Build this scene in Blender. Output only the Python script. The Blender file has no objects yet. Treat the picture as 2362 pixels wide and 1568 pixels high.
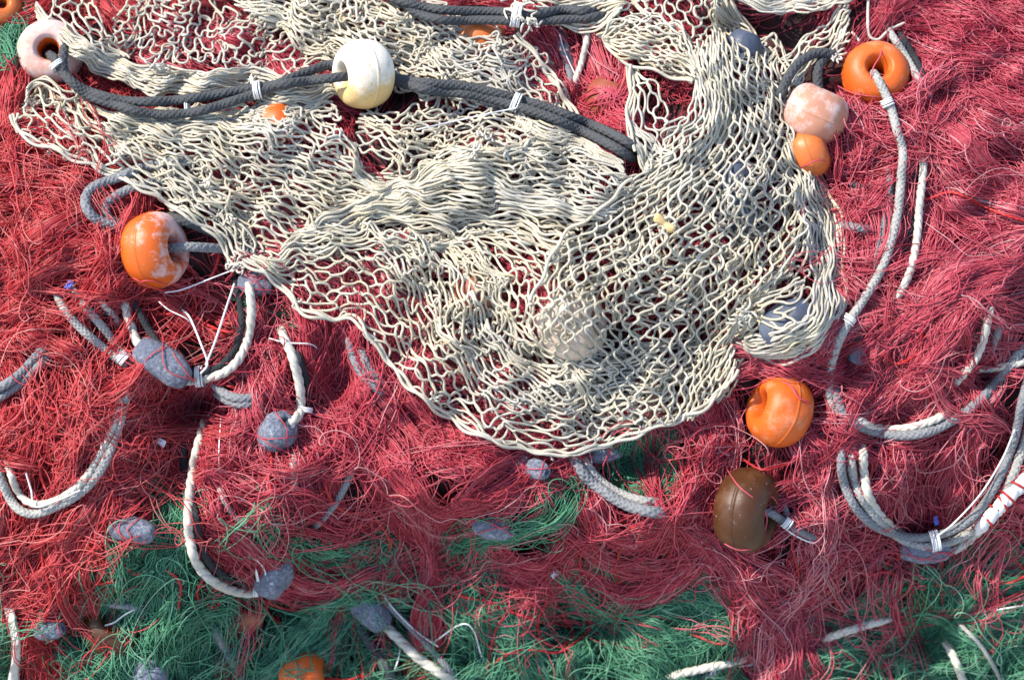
import bpy, math
import numpy as np
from mathutils import Matrix, Vector

# ------------------------------------------------------------------ frame of the heap
# lengths are authored in "units" of the heap's mean plane (1 unit = PX metres), u to the right,
# v up the slope, w along the plane's normal.
PX = 1.4 / 2361.0
DIST = 2.5
DU = DIST / PX
TILT = math.radians(42)
OZ = 0.72
U = np.array([1.0, 0, 0])
V = np.array([0, math.cos(TILT), math.sin(TILT)])
N = np.array([0, -math.sin(TILT), math.cos(TILT)])
O = np.array([0, 0, OZ])
sc = bpy.context.scene
COL = sc.collection

# ------------------------------------------------------------------ camera, sky, sun, exposure
cam_d = bpy.data.cameras.new('camera')
cam = bpy.data.objects.new('camera', cam_d)
COL.objects.link(cam)
cam.location = O + N * DIST
cam.rotation_euler = (TILT, 0, 0)
cam_d.sensor_width = 36
cam_d.lens = 36 * DIST / 1.4
cam_d.clip_end = 200
cam_d.clip_start = 0.05
cam_d.dof.use_dof = True
cam_d.dof.focus_distance = DIST - 0.0
cam_d.dof.aperture_fstop = 2.2
sc.camera = cam

LUVW = np.array([-0.62, 0.53, 0.56])
LW = LUVW[0] * U + LUVW[1] * V + LUVW[2] * N
LW /= np.linalg.norm(LW)
sun_d = bpy.data.lights.new('sun', 'SUN')
sun_d.energy = 3.3
sun_d.angle = math.radians(0.5)
sun_d.color = (1.0, 0.93, 0.82)
sun = bpy.data.objects.new('sun', sun_d)
COL.objects.link(sun)
sun.location = (-3, 0, 4)
sun.rotation_euler = Vector(LW).to_track_quat('Z', 'Y').to_euler()
world = bpy.data.worlds.new('World')
sc.world = world
world.use_nodes = True
wn = world.node_tree
bg = wn.nodes['Background']
sky = wn.nodes.new('ShaderNodeTexSky')
sky.sky_type = 'NISHITA'
sky.sun_disc = False
sky.sun_elevation = math.asin(LW[2])
sky.sun_rotation = math.atan2(LW[0], LW[1])
wn.links.new(sky.outputs[0], bg.inputs[0])
bg.inputs[1].default_value = 0.15
sc.view_settings.view_transform = 'Standard'
sc.view_settings.look = 'None'
sc.view_settings.exposure = 1.05
sc.view_settings.gamma = 1
sc.view_settings.use_curve_mapping = False
sc.render.engine = 'CYCLES'
sc.cycles.max_bounces = 6
sc.cycles.diffuse_bounces = 3
sc.cycles.transmission_bounces = 3

# ------------------------------------------------------------------ small maths helpers
def rng_of(seed):
    return np.random.default_rng(seed)

def noise(x, y, wl, seed, k=7):
    r = rng_of(seed)
    out = np.zeros(np.broadcast(x, y).shape)
    for _ in range(k):
        a = r.uniform(0, 2 * math.pi)
        f = 2 * math.pi / (wl * r.uniform(0.6, 1.6))
        out += np.sin(f * (math.cos(a) * x + math.sin(a) * y) + r.uniform(0, 6.28))
    return out / math.sqrt(k)

def sstep(a, b, x):
    t = np.clip((x - a) / (b - a), 0, 1)
    return t * t * (3 - 2 * t)

# relief of the heap: (x, y, radius x, radius y, height) with x right and y down from the top left of the pile
BUMPS = [
    (1270, 690, 90, 110, 55), (1500, 560, 300, 260, 60), (1600, 150, 170, 200, 45),
    (1850, 745, 90, 90, 45), (1040, 1110, 170, 100, 75), (1470, 1190, 150, 70, 45), (120, 1000, 200, 200, 55),
    (150, 560, 180, 110, 45), (2200, 720, 150, 150, 70), (2250, 250, 200, 200, 40), (1130, 370, 300, 90, 55),
    (420, 320, 250, 90, 25), (330, 1220, 260, 230, 62), (1720, 1400, 150, 150, 40), (640, 1120, 130, 140, 45),
    (440, 950, 70, 60, -120), (425, 1060, 40, 60, -50), (1390, 1500, 90, 40, -50), (2230, 1530, 60, 50, -70), (900, 1480, 70, 60, -50), (1700, 40, 60, 40, -50), (2270, 870, 40, 30, -50), (1960, 840, 30, 50, -40), (1470, 1075, 80, 50, -75), (1330, 190, 70, 110, -55), (1900, 480, 40, 120, -45),
    (380, 1120, 80, 100, -55), (760, 1480, 130, 90, -50), (250, 1430, 110, 70, -45), (1580, 780, 120, 90, -40),
    (940, 1350, 130, 70, -40), (2130, 1130, 100, 80, -45), (2100, 1480, 250, 70, -30), (1350, 1490, 130, 60, -40),
    (1650, 920, 60, 70, -35), (780, 850, 40, 90, -35), (480, 720, 120, 70, -45), (1040, 420, 60, 40, -20),
    (700, 330, 120, 60, 35), (560, 600, 60, 60, -15), (1750, 60, 80, 60, -40), (2050, 860, 60, 100, -30),
]

def H(u, v):
    x = u + 1180.5
    y = 784.0 - v
    h = -3.2e-4 * v * v - 2.0e-5 * u * u
    # an added ledge, shaped so the lower right face falls into shade
    led = 1180 + 60 * np.sin(x / 210.0) + 40 * np.sin(x / 97.0 + 1)
    h = h - 150 * sstep(-60, 210, y - led) * sstep(330, 620, x)
    for (bx, by, rx, ry, a) in BUMPS:
        h = h + 1.45 * a * np.exp(-((x - bx) / rx) ** 2 - ((y - by) / ry) ** 2)
    h = h + 13 * noise(x, y, 210, 11) + 8 * noise(x, y, 95, 12)
    return h

def at(px, py, h):
    """point of the heap seen from the standing place at (px, py), h units above the mound"""
    px = np.asarray(px, float); py = np.asarray(py, float)
    w = np.zeros(np.broadcast(px, py).shape)
    for _ in range(7):
        s = 1 - w / DU
        u = (px - 1180.5) * s
        v = (784 - py) * s
        w = 0.35 * w + 0.65 * (H(u, v) + h)
    s = 1 - w / DU
    u = (px - 1180.5) * s
    v = (784 - py) * s
    return O + PX * (u[..., None] * U + v[..., None] * V + w[..., None] * N)

def spline(pts, n):
    p = np.asarray(pts, float)
    if len(p) == 2:
        q = p[0] + (p[1] - p[0]) * np.linspace(0, 1, 40)[:, None]
    else:
        a = np.vstack([2 * p[0] - p[1], p, 2 * p[-1] - p[-2]])
        t = np.linspace(0, 1, 16, endpoint=False)[:, None]
        segs = []
        for i in range(1, len(a) - 2):
            p0, p1, p2, p3 = a[i - 1], a[i], a[i + 1], a[i + 2]
            segs.append(0.5 * (2 * p1 + (p2 - p0) * t + (2 * p0 - 5 * p1 + 4 * p2 - p3) * t ** 2
                               + (3 * p1 - p0 - 3 * p2 + p3) * t ** 3))
        q = np.vstack(segs + [p[-1:]])
    d = np.concatenate([[0], np.cumsum(np.linalg.norm(np.diff(q[:, :2], axis=0), axis=1))])
    s = np.linspace(0, d[-1], n)
    return np.stack([np.interp(s, d, q[:, k]) for k in range(q.shape[1])], 1)

def plen(pts):
    p = np.array([(a[0], a[1]) for a in pts], float)
    return float(np.linalg.norm(np.diff(p, axis=0), axis=1).sum())

# ------------------------------------------------------------------ mesh helpers
def link_mesh(name, verts, quads, mat, parent=None, tint=None, smooth=True):
    verts = np.asarray(verts, np.float64)
    me = bpy.data.meshes.new(name)
    c = verts.mean(0)
    vv = (verts - c).astype(np.float32)
    me.vertices.add(len(vv))
    me.vertices.foreach_set('co', vv.ravel())
    q = np.asarray(quads, np.int32)
    me.loops.add(q.size)
    me.loops.foreach_set('vertex_index', q.ravel())
    me.polygons.add(len(q))
    me.polygons.foreach_set('loop_start', np.arange(len(q), dtype=np.int32) * q.shape[1])
    me.polygons.foreach_set('use_smooth', np.full(len(q), smooth))
    if tint is not None:
        at_ = me.attributes.new('tint', 'FLOAT', 'POINT')
        at_.data.foreach_set('value', np.asarray(tint, np.float32))
    me.update(calc_edges=True)
    me.materials.append(mat)
    o = bpy.data.objects.new(name, me)
    COL.objects.link(o)
    if parent is not None:
        o.parent = parent
        o.location = Vector(c) - parent.location
    else:
        o.location = c
    return o

def tag(o, label, cat, group=None, kind=None):
    o['label'] = label
    o['category'] = cat
    if group:
        o['group'] = group
    if kind:
        o['kind'] = kind
    return o

def tubes(P, R, sides, disp=None):
    """P (S,T,3) centre lines, R radius; returns verts, quads"""
    S, T, _ = P.shape
    tan = np.gradient(P, axis=1)
    tan /= np.linalg.norm(tan, axis=2, keepdims=True) + 1e-12
    ref = N + 0.13 * U
    side = np.cross(tan, ref)
    side /= np.linalg.norm(side, axis=2, keepdims=True) + 1e-9
    up = np.cross(side, tan)
    th = np.arange(sides) * 2 * math.pi / sides
    R = np.broadcast_to(np.asarray(R, float), (S, T))[:, :, None]
    if disp is not None:
        R = R * disp(th)
    ring = (P[:, :, None, :] + (R * np.cos(th))[..., None] * side[:, :, None, :]
            + (R * np.sin(th))[..., None] * up[:, :, None, :])
    idx = np.arange(S * T * sides).reshape(S, T, sides)
    a = idx[:, :-1, :]
    b = idx[:, 1:, :]
    quads = np.stack([a, np.roll(a, -1, 2), np.roll(b, -1, 2), b], -1).reshape(-1, 4)
    return ring.reshape(-1, 3), quads

class Soup:
    def __init__(self):
        self.v = []; self.q = []; self.t = []; self.n = 0
    def add(self, v, q, tint):
        self.v.append(v); self.q.append(q + self.n); self.n += len(v)
        self.t.append(np.broadcast_to(tint, (len(v),)).astype(np.float32))
    def build(self, name, mat, parent=None):
        return link_mesh(name, np.concatenate(self.v), np.concatenate(self.q), mat, parent, np.concatenate(self.t))

# ------------------------------------------------------------------ materials
def new_mat(name):
    m = bpy.data.materials.new(name)
    m.use_nodes = True
    nt = m.node_tree
    return m, nt, nt.nodes['Principled BSDF'], nt.nodes['Material Output']

def ramp(nt, src, stops):
    r = nt.nodes.new('ShaderNodeValToRGB')
    e = r.color_ramp.elements
    e[0].position, e[0].color = stops[0][0], (*stops[0][1], 1)
    e[1].position, e[1].color = stops[-1][0], (*stops[-1][1], 1)
    for p, c in stops[1:-1]:
        x = e.new(p)
        x.color = (*c, 1)
    nt.links.new(src, r.inputs[0])
    return r.outputs[0]

def tex_noise(nt, scale, detail=4, rough=0.6, coords=None):
    n = nt.nodes.new('ShaderNodeTexNoise')
    n.inputs['Scale'].default_value = scale
    n.inputs['Detail'].default_value = detail
    n.inputs['Roughness'].default_value = rough
    if coords is None:
        tc = nt.nodes.new('ShaderNodeTexCoord')
        coords = tc.outputs['Object']
    nt.links.new(coords, n.inputs['Vector'])
    return n.outputs['Fac']

def mix(nt, fac, a, b):
    m = nt.nodes.new('ShaderNodeMix')
    m.data_type = 'RGBA'
    if isinstance(fac, (int, float)):
        m.inputs[0].default_value = fac
    else:
        nt.links.new(fac, m.inputs[0])
    for s, val in ((6, a), (7, b)):
        if isinstance(val, tuple):
            m.inputs[s].default_value = (*val, 1)
        else:
            nt.links.new(val, m.inputs[s])
    return m.outputs[2]

def bump(nt, bs, height, strength, dist=0.001):
    b = nt.nodes.new('ShaderNodeBump')
    b.inputs['Strength'].default_value = strength
    b.inputs['Distance'].default_value = dist
    nt.links.new(height, b.inputs['Height'])
    nt.links.new(b.outputs[0], bs.inputs['Normal'])

def thread_mat(name, stops, rough=0.42, trans=0.45, spec=0.45):
    m, nt, bs, out = new_mat(name)
    a = nt.nodes.new('ShaderNodeAttribute')
    a.attribute_name = 'tint'
    col = ramp(nt, a.outputs['Fac'], stops)
    nt.links.new(col, bs.inputs['Base Color'])
    bs.inputs['Roughness'].default_value = rough
    bs.inputs['Specular IOR Level'].default_value = spec
    tr = nt.nodes.new('ShaderNodeBsdfTranslucent')
    nt.links.new(col, tr.inputs[0])
    ms = nt.nodes.new('ShaderNodeMixShader')
    ms.inputs[0].default_value = trans
    nt.links.new(bs.outputs[0], ms.inputs[1])
    nt.links.new(tr.outputs[0], ms.inputs[2])
    nt.links.new(ms.outputs[0], out.inputs['Surface'])
    return m

M_RED_SUNLIT = thread_mat('sunlit_red_nylon', [(0, (0.50, 0.030, 0.036)), (0.5, (0.78, 0.105, 0.120)), (0.85, (0.84, 0.23, 0.23)), (1, (0.85, 0.42, 0.38))])  # coral copy of the red: sunlit warmth is put into the colour
M_RED = thread_mat('crimson_nylon', [(0, (0.44, 0.026, 0.050)), (0.5, (0.73, 0.105, 0.150)), (0.85, (0.80, 0.23, 0.27)), (1, (0.82, 0.44, 0.45))])
M_RED_SHADED = thread_mat('shaded_red_nylon', [(0, (0.46, 0.034, 0.065)), (0.5, (0.72, 0.120, 0.175)), (0.85, (0.80, 0.26, 0.30)), (1, (0.83, 0.50, 0.52))])  # pinker copy of the red: cool skylit shade is put into the colour
M_GREEN = thread_mat('green_nylon', [(0, (0.05, 0.18, 0.105)), (0.5, (0.13, 0.42, 0.25)), (0.85, (0.26, 0.58, 0.38)), (1, (0.46, 0.68, 0.53))])
M_REDCORD = thread_mat('twisted_red_cord', [(0, (0.24, 0.008, 0.012)), (1, (0.46, 0.022, 0.022))], rough=0.5, trans=0.05)

def cream_mat():
    m, nt, bs, out = new_mat('cream_braided_cord')
    a = nt.nodes.new('ShaderNodeAttribute')
    a.attribute_name = 'tint'
    base = ramp(nt, a.outputs['Fac'], [(0, (0.62, 0.53, 0.37)), (0.35, (0.71, 0.645, 0.49)), (0.75, (0.77, 0.725, 0.60)), (1, (0.80, 0.775, 0.69))])
    n = tex_noise(nt, 500, 2)
    speck = ramp(nt, n, [(0.35, (0.70, 0.66, 0.60)), (0.6, (1, 1, 1))])
    mm = nt.nodes.new('ShaderNodeMix'); mm.data_type = 'RGBA'; mm.blend_type = 'MULTIPLY'
    mm.inputs[0].default_value = 0.75
    nt.links.new(base, mm.inputs[6]); nt.links.new(speck, mm.inputs[7])
    d = tex_noise(nt, 9, 4)
    dirt = ramp(nt, d, [(0.42, (0, 0, 0)), (0.70, (0.6, 0.6, 0.6))])
    c = mix(nt, dirt, mm.outputs[2], (0.52, 0.51, 0.49))
    st = ramp(nt, tex_noise(nt, 21, 5, 0.7), [(0.60, (0, 0, 0)), (0.72, (0.5, 0.5, 0.5))])
    c = mix(nt, st, c, (0.55, 0.45, 0.28))
    nt.links.new(c, bs.inputs['Base Color'])
    bs.inputs['Roughness'].default_value = 0.85
    bs.inputs['Specular IOR Level'].default_value = 0.25
    bump(nt, bs, tex_noise(nt, 900, 2), 0.9, 0.0012)
    tr = nt.nodes.new('ShaderNodeBsdfTranslucent')
    nt.links.new(c, tr.inputs[0])
    ms = nt.nodes.new('ShaderNodeMixShader')
    ms.inputs[0].default_value = 0.2
    nt.links.new(bs.outputs[0], ms.inputs[1]); nt.links.new(tr.outputs[0], ms.inputs[2])
    nt.links.new(ms.outputs[0], out.inputs['Surface'])
    return m
M_CREAM = cream_mat()

def rope_mat(name, dark, light, scale=120, wear=(0.42, 0.62)):
    m, nt, bs, out = new_mat(name)
    f = tex_noise(nt, scale, 5, 0.7)
    g = tex_noise(nt, 14, 3)
    c = ramp(nt, f, [(wear[0] - 0.1, dark), (wear[1], light)])
    c2 = mix(nt, ramp(nt, g, [(0.38, (0, 0, 0)), (0.65, (0.6, 0.6, 0.6))]), c, tuple(0.5 * (a + b) for a, b in zip(dark, light)))
    nt.links.new(c2, bs.inputs['Base Color'])
    bs.inputs['Roughness'].default_value = 0.9
    bs.inputs['Specular IOR Level'].default_value = 0.2
    bump(nt, bs, tex_noise(nt, 700, 3), 0.8, 0.0008)
    return m
M_ROPE_DARK = rope_mat('charcoal_rope', (0.020, 0.022, 0.025), (0.13, 0.135, 0.14), 800, (0.46, 0.70))
M_ROPE_GREY = rope_mat('grey_rope', (0.10, 0.105, 0.115), (0.27, 0.275, 0.285), 260)
M_ROPE_PALE = rope_mat('pale_grey_rope', (0.20, 0.20, 0.19), (0.42, 0.41, 0.385), 260)
M_ROPE_CREAM = rope_mat('cream_rope', (0.38, 0.35, 0.29), (0.60, 0.57, 0.50), 260)
M_ROPE_BLACK = rope_mat('black_rope', (0.012, 0.013, 0.015), (0.045, 0.046, 0.05), 400)
M_TWINE = rope_mat('white_twine', (0.60, 0.60, 0.60), (0.82, 0.82, 0.81), 300)

def float_mat(name, col, chalk, wear_at, wear_w, rough=0.33, wear_light_dir=None, side=0.0):
    """plastic body with chalky wear: wear_at/wear_w set how much of it is worn, wear_light_dir the worn side; on the white float its painted-in bright top"""
    m, nt, bs, out = new_mat(name)
    tc = nt.nodes.new('ShaderNodeTexCoord')
    f = tex_noise(nt, 24, 8, 0.72, tc.outputs['Object'])
    src = f
    if wear_light_dir is not None:
        dt = nt.nodes.new('ShaderNodeVectorMath'); dt.operation = 'DOT_PRODUCT'
        nt.links.new(tc.outputs['Object'], dt.inputs[0])
        dt.inputs[1].default_value = wear_light_dir
        ma = nt.nodes.new('ShaderNodeMath'); ma.operation = 'MULTIPLY_ADD'
        nt.links.new(dt.outputs['Value'], ma.inputs[0])
        ma.inputs[1].default_value = side
        nt.links.new(f, ma.inputs[2])
        src = ma.outputs[0]
    mask = ramp(nt, src, [(wear_at - wear_w, (0, 0, 0)), (wear_at + wear_w, (0.85, 0.85, 0.85))])
    tone = ramp(nt, tex_noise(nt, 11, 3, 0.5, tc.outputs['Object']), [(0.3, tuple(x * 0.78 for x in col)), (0.7, col)])
    spots = ramp(nt, tex_noise(nt, 150, 3, 0.7, tc.outputs['Object']), [(0.66, (0, 0, 0)), (0.72, (0.45, 0.45, 0.45))])
    c = mix(nt, mask, tone, chalk)
    c = mix(nt, spots, c, tuple(0.5 * (a + b) for a, b in zip(col, (0.75, 0.7, 0.65))))
    grime = ramp(nt, tex_noise(nt, 38, 10, 0.78, tc.outputs['Object']), [(0.56, (0, 0, 0)), (0.68, (0.5, 0.5, 0.5))])
    c = mix(nt, grime, c, tuple(0.35 * x + 0.03 for x in col))
    nt.links.new(c, bs.inputs['Base Color'])
    r = nt.nodes.new('ShaderNodeMapRange')
    nt.links.new(mask, r.inputs[0])
    r.inputs[3].default_value = rough
    r.inputs[4].default_value = 0.8
    nt.links.new(r.outputs[0], bs.inputs['Roughness'])
    bs.inputs['Specular IOR Level'].default_value = 0.38
    bs.inputs['Subsurface Weight'].default_value = 0.12
    bs.inputs['Subsurface Radius'].default_value = (0.02, 0.008, 0.004)
    bs.inputs['Subsurface Scale'].default_value = 0.4
    bump(nt, bs, tex_noise(nt, 70, 8, 0.75, tc.outputs['Object']), 0.5, 0.0016)
    return m

ORANGE = (0.68, 0.125, 0.014)
M_F_ORANGE_WORN = float_mat('orange_plastic_with_chalky_wear', ORANGE, (0.62, 0.47, 0.46), 0.60, 0.05, 0.36, (0.1, 0.1, 1.0), 4.0)
M_F_ORANGE = float_mat('orange_plastic', ORANGE, (0.66, 0.34, 0.20), 0.64, 0.12, 0.42)
M_F_ORANGE_DULL = float_mat('dull_orange_plastic', (0.66, 0.17, 0.04), (0.6, 0.3, 0.16), 0.75, 0.15, 0.35)
M_F_PINK = float_mat('faded_pinkish_plastic', (0.66, 0.27, 0.17), (0.68, 0.52, 0.48), 0.44, 0.10, 0.6)
M_F_SALMON = float_mat('salmon_plastic_with_white_bloom', (0.52, 0.24, 0.15), (0.68, 0.58, 0.58), 0.56, 0.09, 0.6, (0, 0.3, 1), 1.6)
M_F_WHITE = float_mat('chalk_white_plastic_shaded_below', (0.76, 0.52, 0.22), (0.80, 0.75, 0.66), 0.44, 0.07, 0.6, (0.0, 1.0, 0.0), 6.0)  # chalky top over a yellowish underside: its shading is put into the colour
M_F_BROWN = float_mat('brown_plastic', (0.075, 0.027, 0.008), (0.13, 0.062, 0.026), 0.64, 0.15, 0.36)
M_F_BEIGE = float_mat('beige_plastic', (0.66, 0.50, 0.38), (0.72, 0.62, 0.52), 0.55, 0.15, 0.5)
M_F_SLATE = float_mat('slate_blue_plastic', (0.060, 0.075, 0.115), (0.12, 0.14, 0.19), 0.6, 0.15, 0.4)
M_F_RUST = float_mat('rusty_red_plastic', (0.30, 0.075, 0.035), (0.42, 0.18, 0.12), 0.6, 0.15, 0.5)

def lead_mat():
    m, nt, bs, out = new_mat('blue_grey_lead')
    f = tex_noise(nt, 190, 9, 0.85)
    g = tex_noise(nt, 26, 4)
    c = ramp(nt, f, [(0.36, (0.05, 0.06, 0.085)), (0.5, (0.19, 0.215, 0.28)), (0.62, (0.50, 0.53, 0.60))])
    c = mix(nt, ramp(nt, g, [(0.4, (0, 0, 0)), (0.7, (0.7, 0.7, 0.7))]), c, (0.16, 0.18, 0.24))
    nt.links.new(c, bs.inputs['Base Color'])
    bs.inputs['Metallic'].default_value = 0.15
    bs.inputs['Roughness'].default_value = 0.62
    bump(nt, bs, f, 1.0, 0.004)
    return m
M_LEAD = lead_mat()

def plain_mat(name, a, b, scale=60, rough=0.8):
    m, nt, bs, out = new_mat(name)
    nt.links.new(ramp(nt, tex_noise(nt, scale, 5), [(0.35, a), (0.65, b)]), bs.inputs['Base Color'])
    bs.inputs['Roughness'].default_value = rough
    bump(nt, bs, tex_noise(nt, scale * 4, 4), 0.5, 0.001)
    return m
M_MOUND = plain_mat('shade_dark_netting', (0.012, 0.008, 0.008), (0.06, 0.018, 0.018), 30, 0.95)  # near-black colour stands in for the shade in gaps between the nets
M_QUAY = plain_mat('quay_concrete', (0.24, 0.23, 0.21), (0.34, 0.33, 0.31), 8, 0.9)
M_STRAP = plain_mat('weathered_strap', (0.48, 0.44, 0.38), (0.62, 0.58, 0.52), 50, 0.8)
M_WOOD = plain_mat('yellow_husk', (0.45, 0.30, 0.12), (0.70, 0.52, 0.26), 120, 0.7)
M_WEED = thread_mat('brown_weed', [(0, (0.10, 0.05, 0.015)), (1, (0.26, 0.14, 0.04))], 0.7, 0.2)
M_SCRAP = plain_mat('white_plastic_scrap', (0.62, 0.62, 0.64), (0.8, 0.8, 0.8), 90, 0.4)
M_BLUE = plain_mat('blue_plastic_scrap', (0.03, 0.04, 0.30), (0.10, 0.12, 0.5), 90, 0.35)
M_WHITE_TUBE = plain_mat('white_padding', (0.66, 0.66, 0.66), (0.80, 0.80, 0.79), 90, 0.6)

# ------------------------------------------------------------------ the mound and the quay
def build_mound():
    xs = np.arange(-900, 3280, 14.0)
    ys = np.arange(-800, 2120, 14.0)
    X, Y = np.meshgrid(xs, ys)
    u = X - 1180.5
    v = 784 - Y
    w = H(u, v) - 6 + 4 * noise(X, Y, 40, 5)
    P = O + PX * (u[..., None] * U + v[..., None] * V + w[..., None] * N)
    P[..., 2] = np.maximum(P[..., 2], -0.02)
    ny, nx = X.shape
    i = np.arange(ny * nx).reshape(ny, nx)
    q = np.stack([i[:-1, :-1], i[1:, :-1], i[1:, 1:], i[:-1, 1:]], -1).reshape(-1, 4)
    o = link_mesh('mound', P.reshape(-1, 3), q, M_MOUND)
    tag(o, 'packed heap core coloured near black for the shade beneath the red and green nets', 'heap', kind='structure')
    g = np.array([(-30, -30, 0), (30, -30, 0), (30, 30, 0), (-30, 30, 0)], float)
    tag(link_mesh('ground', g, [[0, 1, 2, 3]], M_QUAY), 'grey concrete quay under the net heap', 'ground', kind='structure')
build_mound()

# ------------------------------------------------------------------ fine netting in strands
def strands(soup, guide, n, width, h0=14, h1=52, curl=0.13, rad=1.18, seed=0, tl=(0.68, 1.0), tint=(0.5, 0.22), lump=True):
    r = rng_of(seed)
    n = int(n * 1.5)
    L = plen(guide)
    g = spline(guide, 160)
    ext0 = g[0] - (g[6] - g[0]) / 6 * np.arange(20, 0, -1)[:, None] * 1.0
    ext1 = g[-1] + (g[-1] - g[-7]) / 6 * np.arange(1, 21)[:, None]
    g = np.vstack([ext0, g, ext1])
    d = np.gradient(g, axis=0)
    d /= np.linalg.norm(d, axis=1, keepdims=True) + 1e-9
    nn = np.stack([-d[:, 1], d[:, 0]], 1)
    m = len(g) - 1
    T = int(min(150, max(40, L * 1.0 / 5.0)))
    ln = r.uniform(tl[0], tl[1], n)
    t0 = r.uniform(0, 1, n) * (1 - ln)
    t = (t0[:, None] + ln[:, None] * np.linspace(0, 1, T)[None]) * m
    i = np.clip(t.astype(int), 0, m - 1)
    f = (t - i)[..., None]
    base = g[i] * (1 - f) + g[i + 1] * f
    nrm = nn[i]
    tng = d[i]
    s = (t / m) * L * 1.25
    # a few locks share an offset, their strands scatter tightly round it
    nl = max(3, n // 34)
    lock = r.integers(0, nl, n)
    lo = r.normal(0, width * 0.5, nl)
    lph = r.uniform(0, 6.28, nl); lwl = r.uniform(220, 520, nl); lam = r.uniform(4, 20, nl)
    off = lo[lock] + r.normal(0, width * 0.15 + 3, n)
    pinch = 0.55 + 0.45 * np.sin(2 * math.pi * s / r.uniform(220, 420) + r.uniform(0, 6.28))
    off = off[:, None] * (0.6 + 0.4 * pinch)
    off = off + lam[lock][:, None] * np.sin(2 * math.pi * s / lwl[lock][:, None] + lph[lock][:, None])
    dx = np.zeros_like(s); dy = np.zeros_like(s)
    for wl, a in ((300, 5), (140, 1.5), (70, 0.4)):
        w_ = wl * r.uniform(0.7, 1.5, n)[:, None]
        a_ = a * r.uniform(0.3, 1.6, n)[:, None]
        dx += a_ * np.sin(2 * math.pi * s / w_ + r.uniform(0, 6.28, n)[:, None])
        dy += a_ * np.sin(2 * math.pi * s / w_ + r.uniform(0, 6.28, n)[:, None])
    # loose curls
    isc = (r.uniform(0, 1, n) < curl)[:, None]
    cw = r.uniform(85, 240, n)[:, None]
    ph = 2 * math.pi * s / cw + r.uniform(0, 6.28, n)[:, None] + 0.9 * np.sin(2 * math.pi * s / (cw * r.uniform(1.5, 3, n)[:, None]))
    mod = np.clip(0.5 + 0.9 * np.sin(2 * math.pi * s / r.uniform(150, 420, n)[:, None] + r.uniform(0, 6.28, n)[:, None]), 0, 1)
    ca = isc * mod * cw / 6.28 * r.uniform(0.5, 1.7, n)[:, None]
    sg = np.where(r.uniform(0, 1, n) < 0.5, -1, 1)[:, None]
    dx += ca * np.cos(ph)
    dy += sg * ca * np.sin(ph)
    px = base[..., 0] + nrm[..., 0] * (off + dy) + tng[..., 0] * dx
    py = base[..., 1] + nrm[..., 1] * (off + dy) + tng[..., 1] * dx
    lh = (r.permutation(nl) + r.uniform(0, 0.6, nl)) / nl
    hh = (h0 + (h1 - h0) * lh[lock] + r.uniform(0, 5.5, n))[:, None]
    hh = hh + 1.5 * np.sin(2 * math.pi * s / r.uniform(300, 700, n)[:, None] + r.uniform(0, 6.28, n)[:, None])
    hh = hh + isc * (10 + 2 * mod * np.sin(ph + 1))
    if lump:  # locks are round: their middle stands higher than their edge
        lx = (off - lo[lock][:, None]) / (width * 0.2 + 4)
        hh = hh + 8 * np.exp(-lx ** 2) - 4
    ends = np.minimum(np.arange(T), np.arange(T)[::-1])
    hh = hh - 34 * np.exp(-ends / 5.0)[None]
    P = at(px, py, hh)
    rr = rad * PX * r.uniform(0.75, 1.3, n)[:, None]
    v, q = tubes(P, rr, 3)
    tn = np.clip(r.normal(tint[0], tint[1], n) + 0.10 * r.normal(0, 1, nl)[lock], 0, 1)
    soup.add(v, q, np.repeat(tn, T * 3))

RED_LEFT, RED_MID, RED_RIGHT = Soup(), Soup(), Soup()
GREEN_LEFT, GREEN_RIGHT, GREEN_NEST, GREEN_CORNER, RED_TOP = Soup(), Soup(), Soup(), Soup(), Soup()

def fan(soup, rows, seed, **kw):
    green = soup in (GREEN_LEFT, GREEN_RIGHT, GREEN_NEST, GREEN_CORNER)
    for k, (g, n, w, *o) in enumerate(rows):
        a = dict(kw)
        if o:
            a.update(o[0])
        if green:
            n = int(n * 0.8)
            a['curl'] = min(0.6, a.get('curl', 0.15) * 1.9 + 0.12)
        strands(soup, g, n, w, seed=seed * 100 + k, **a)

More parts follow.
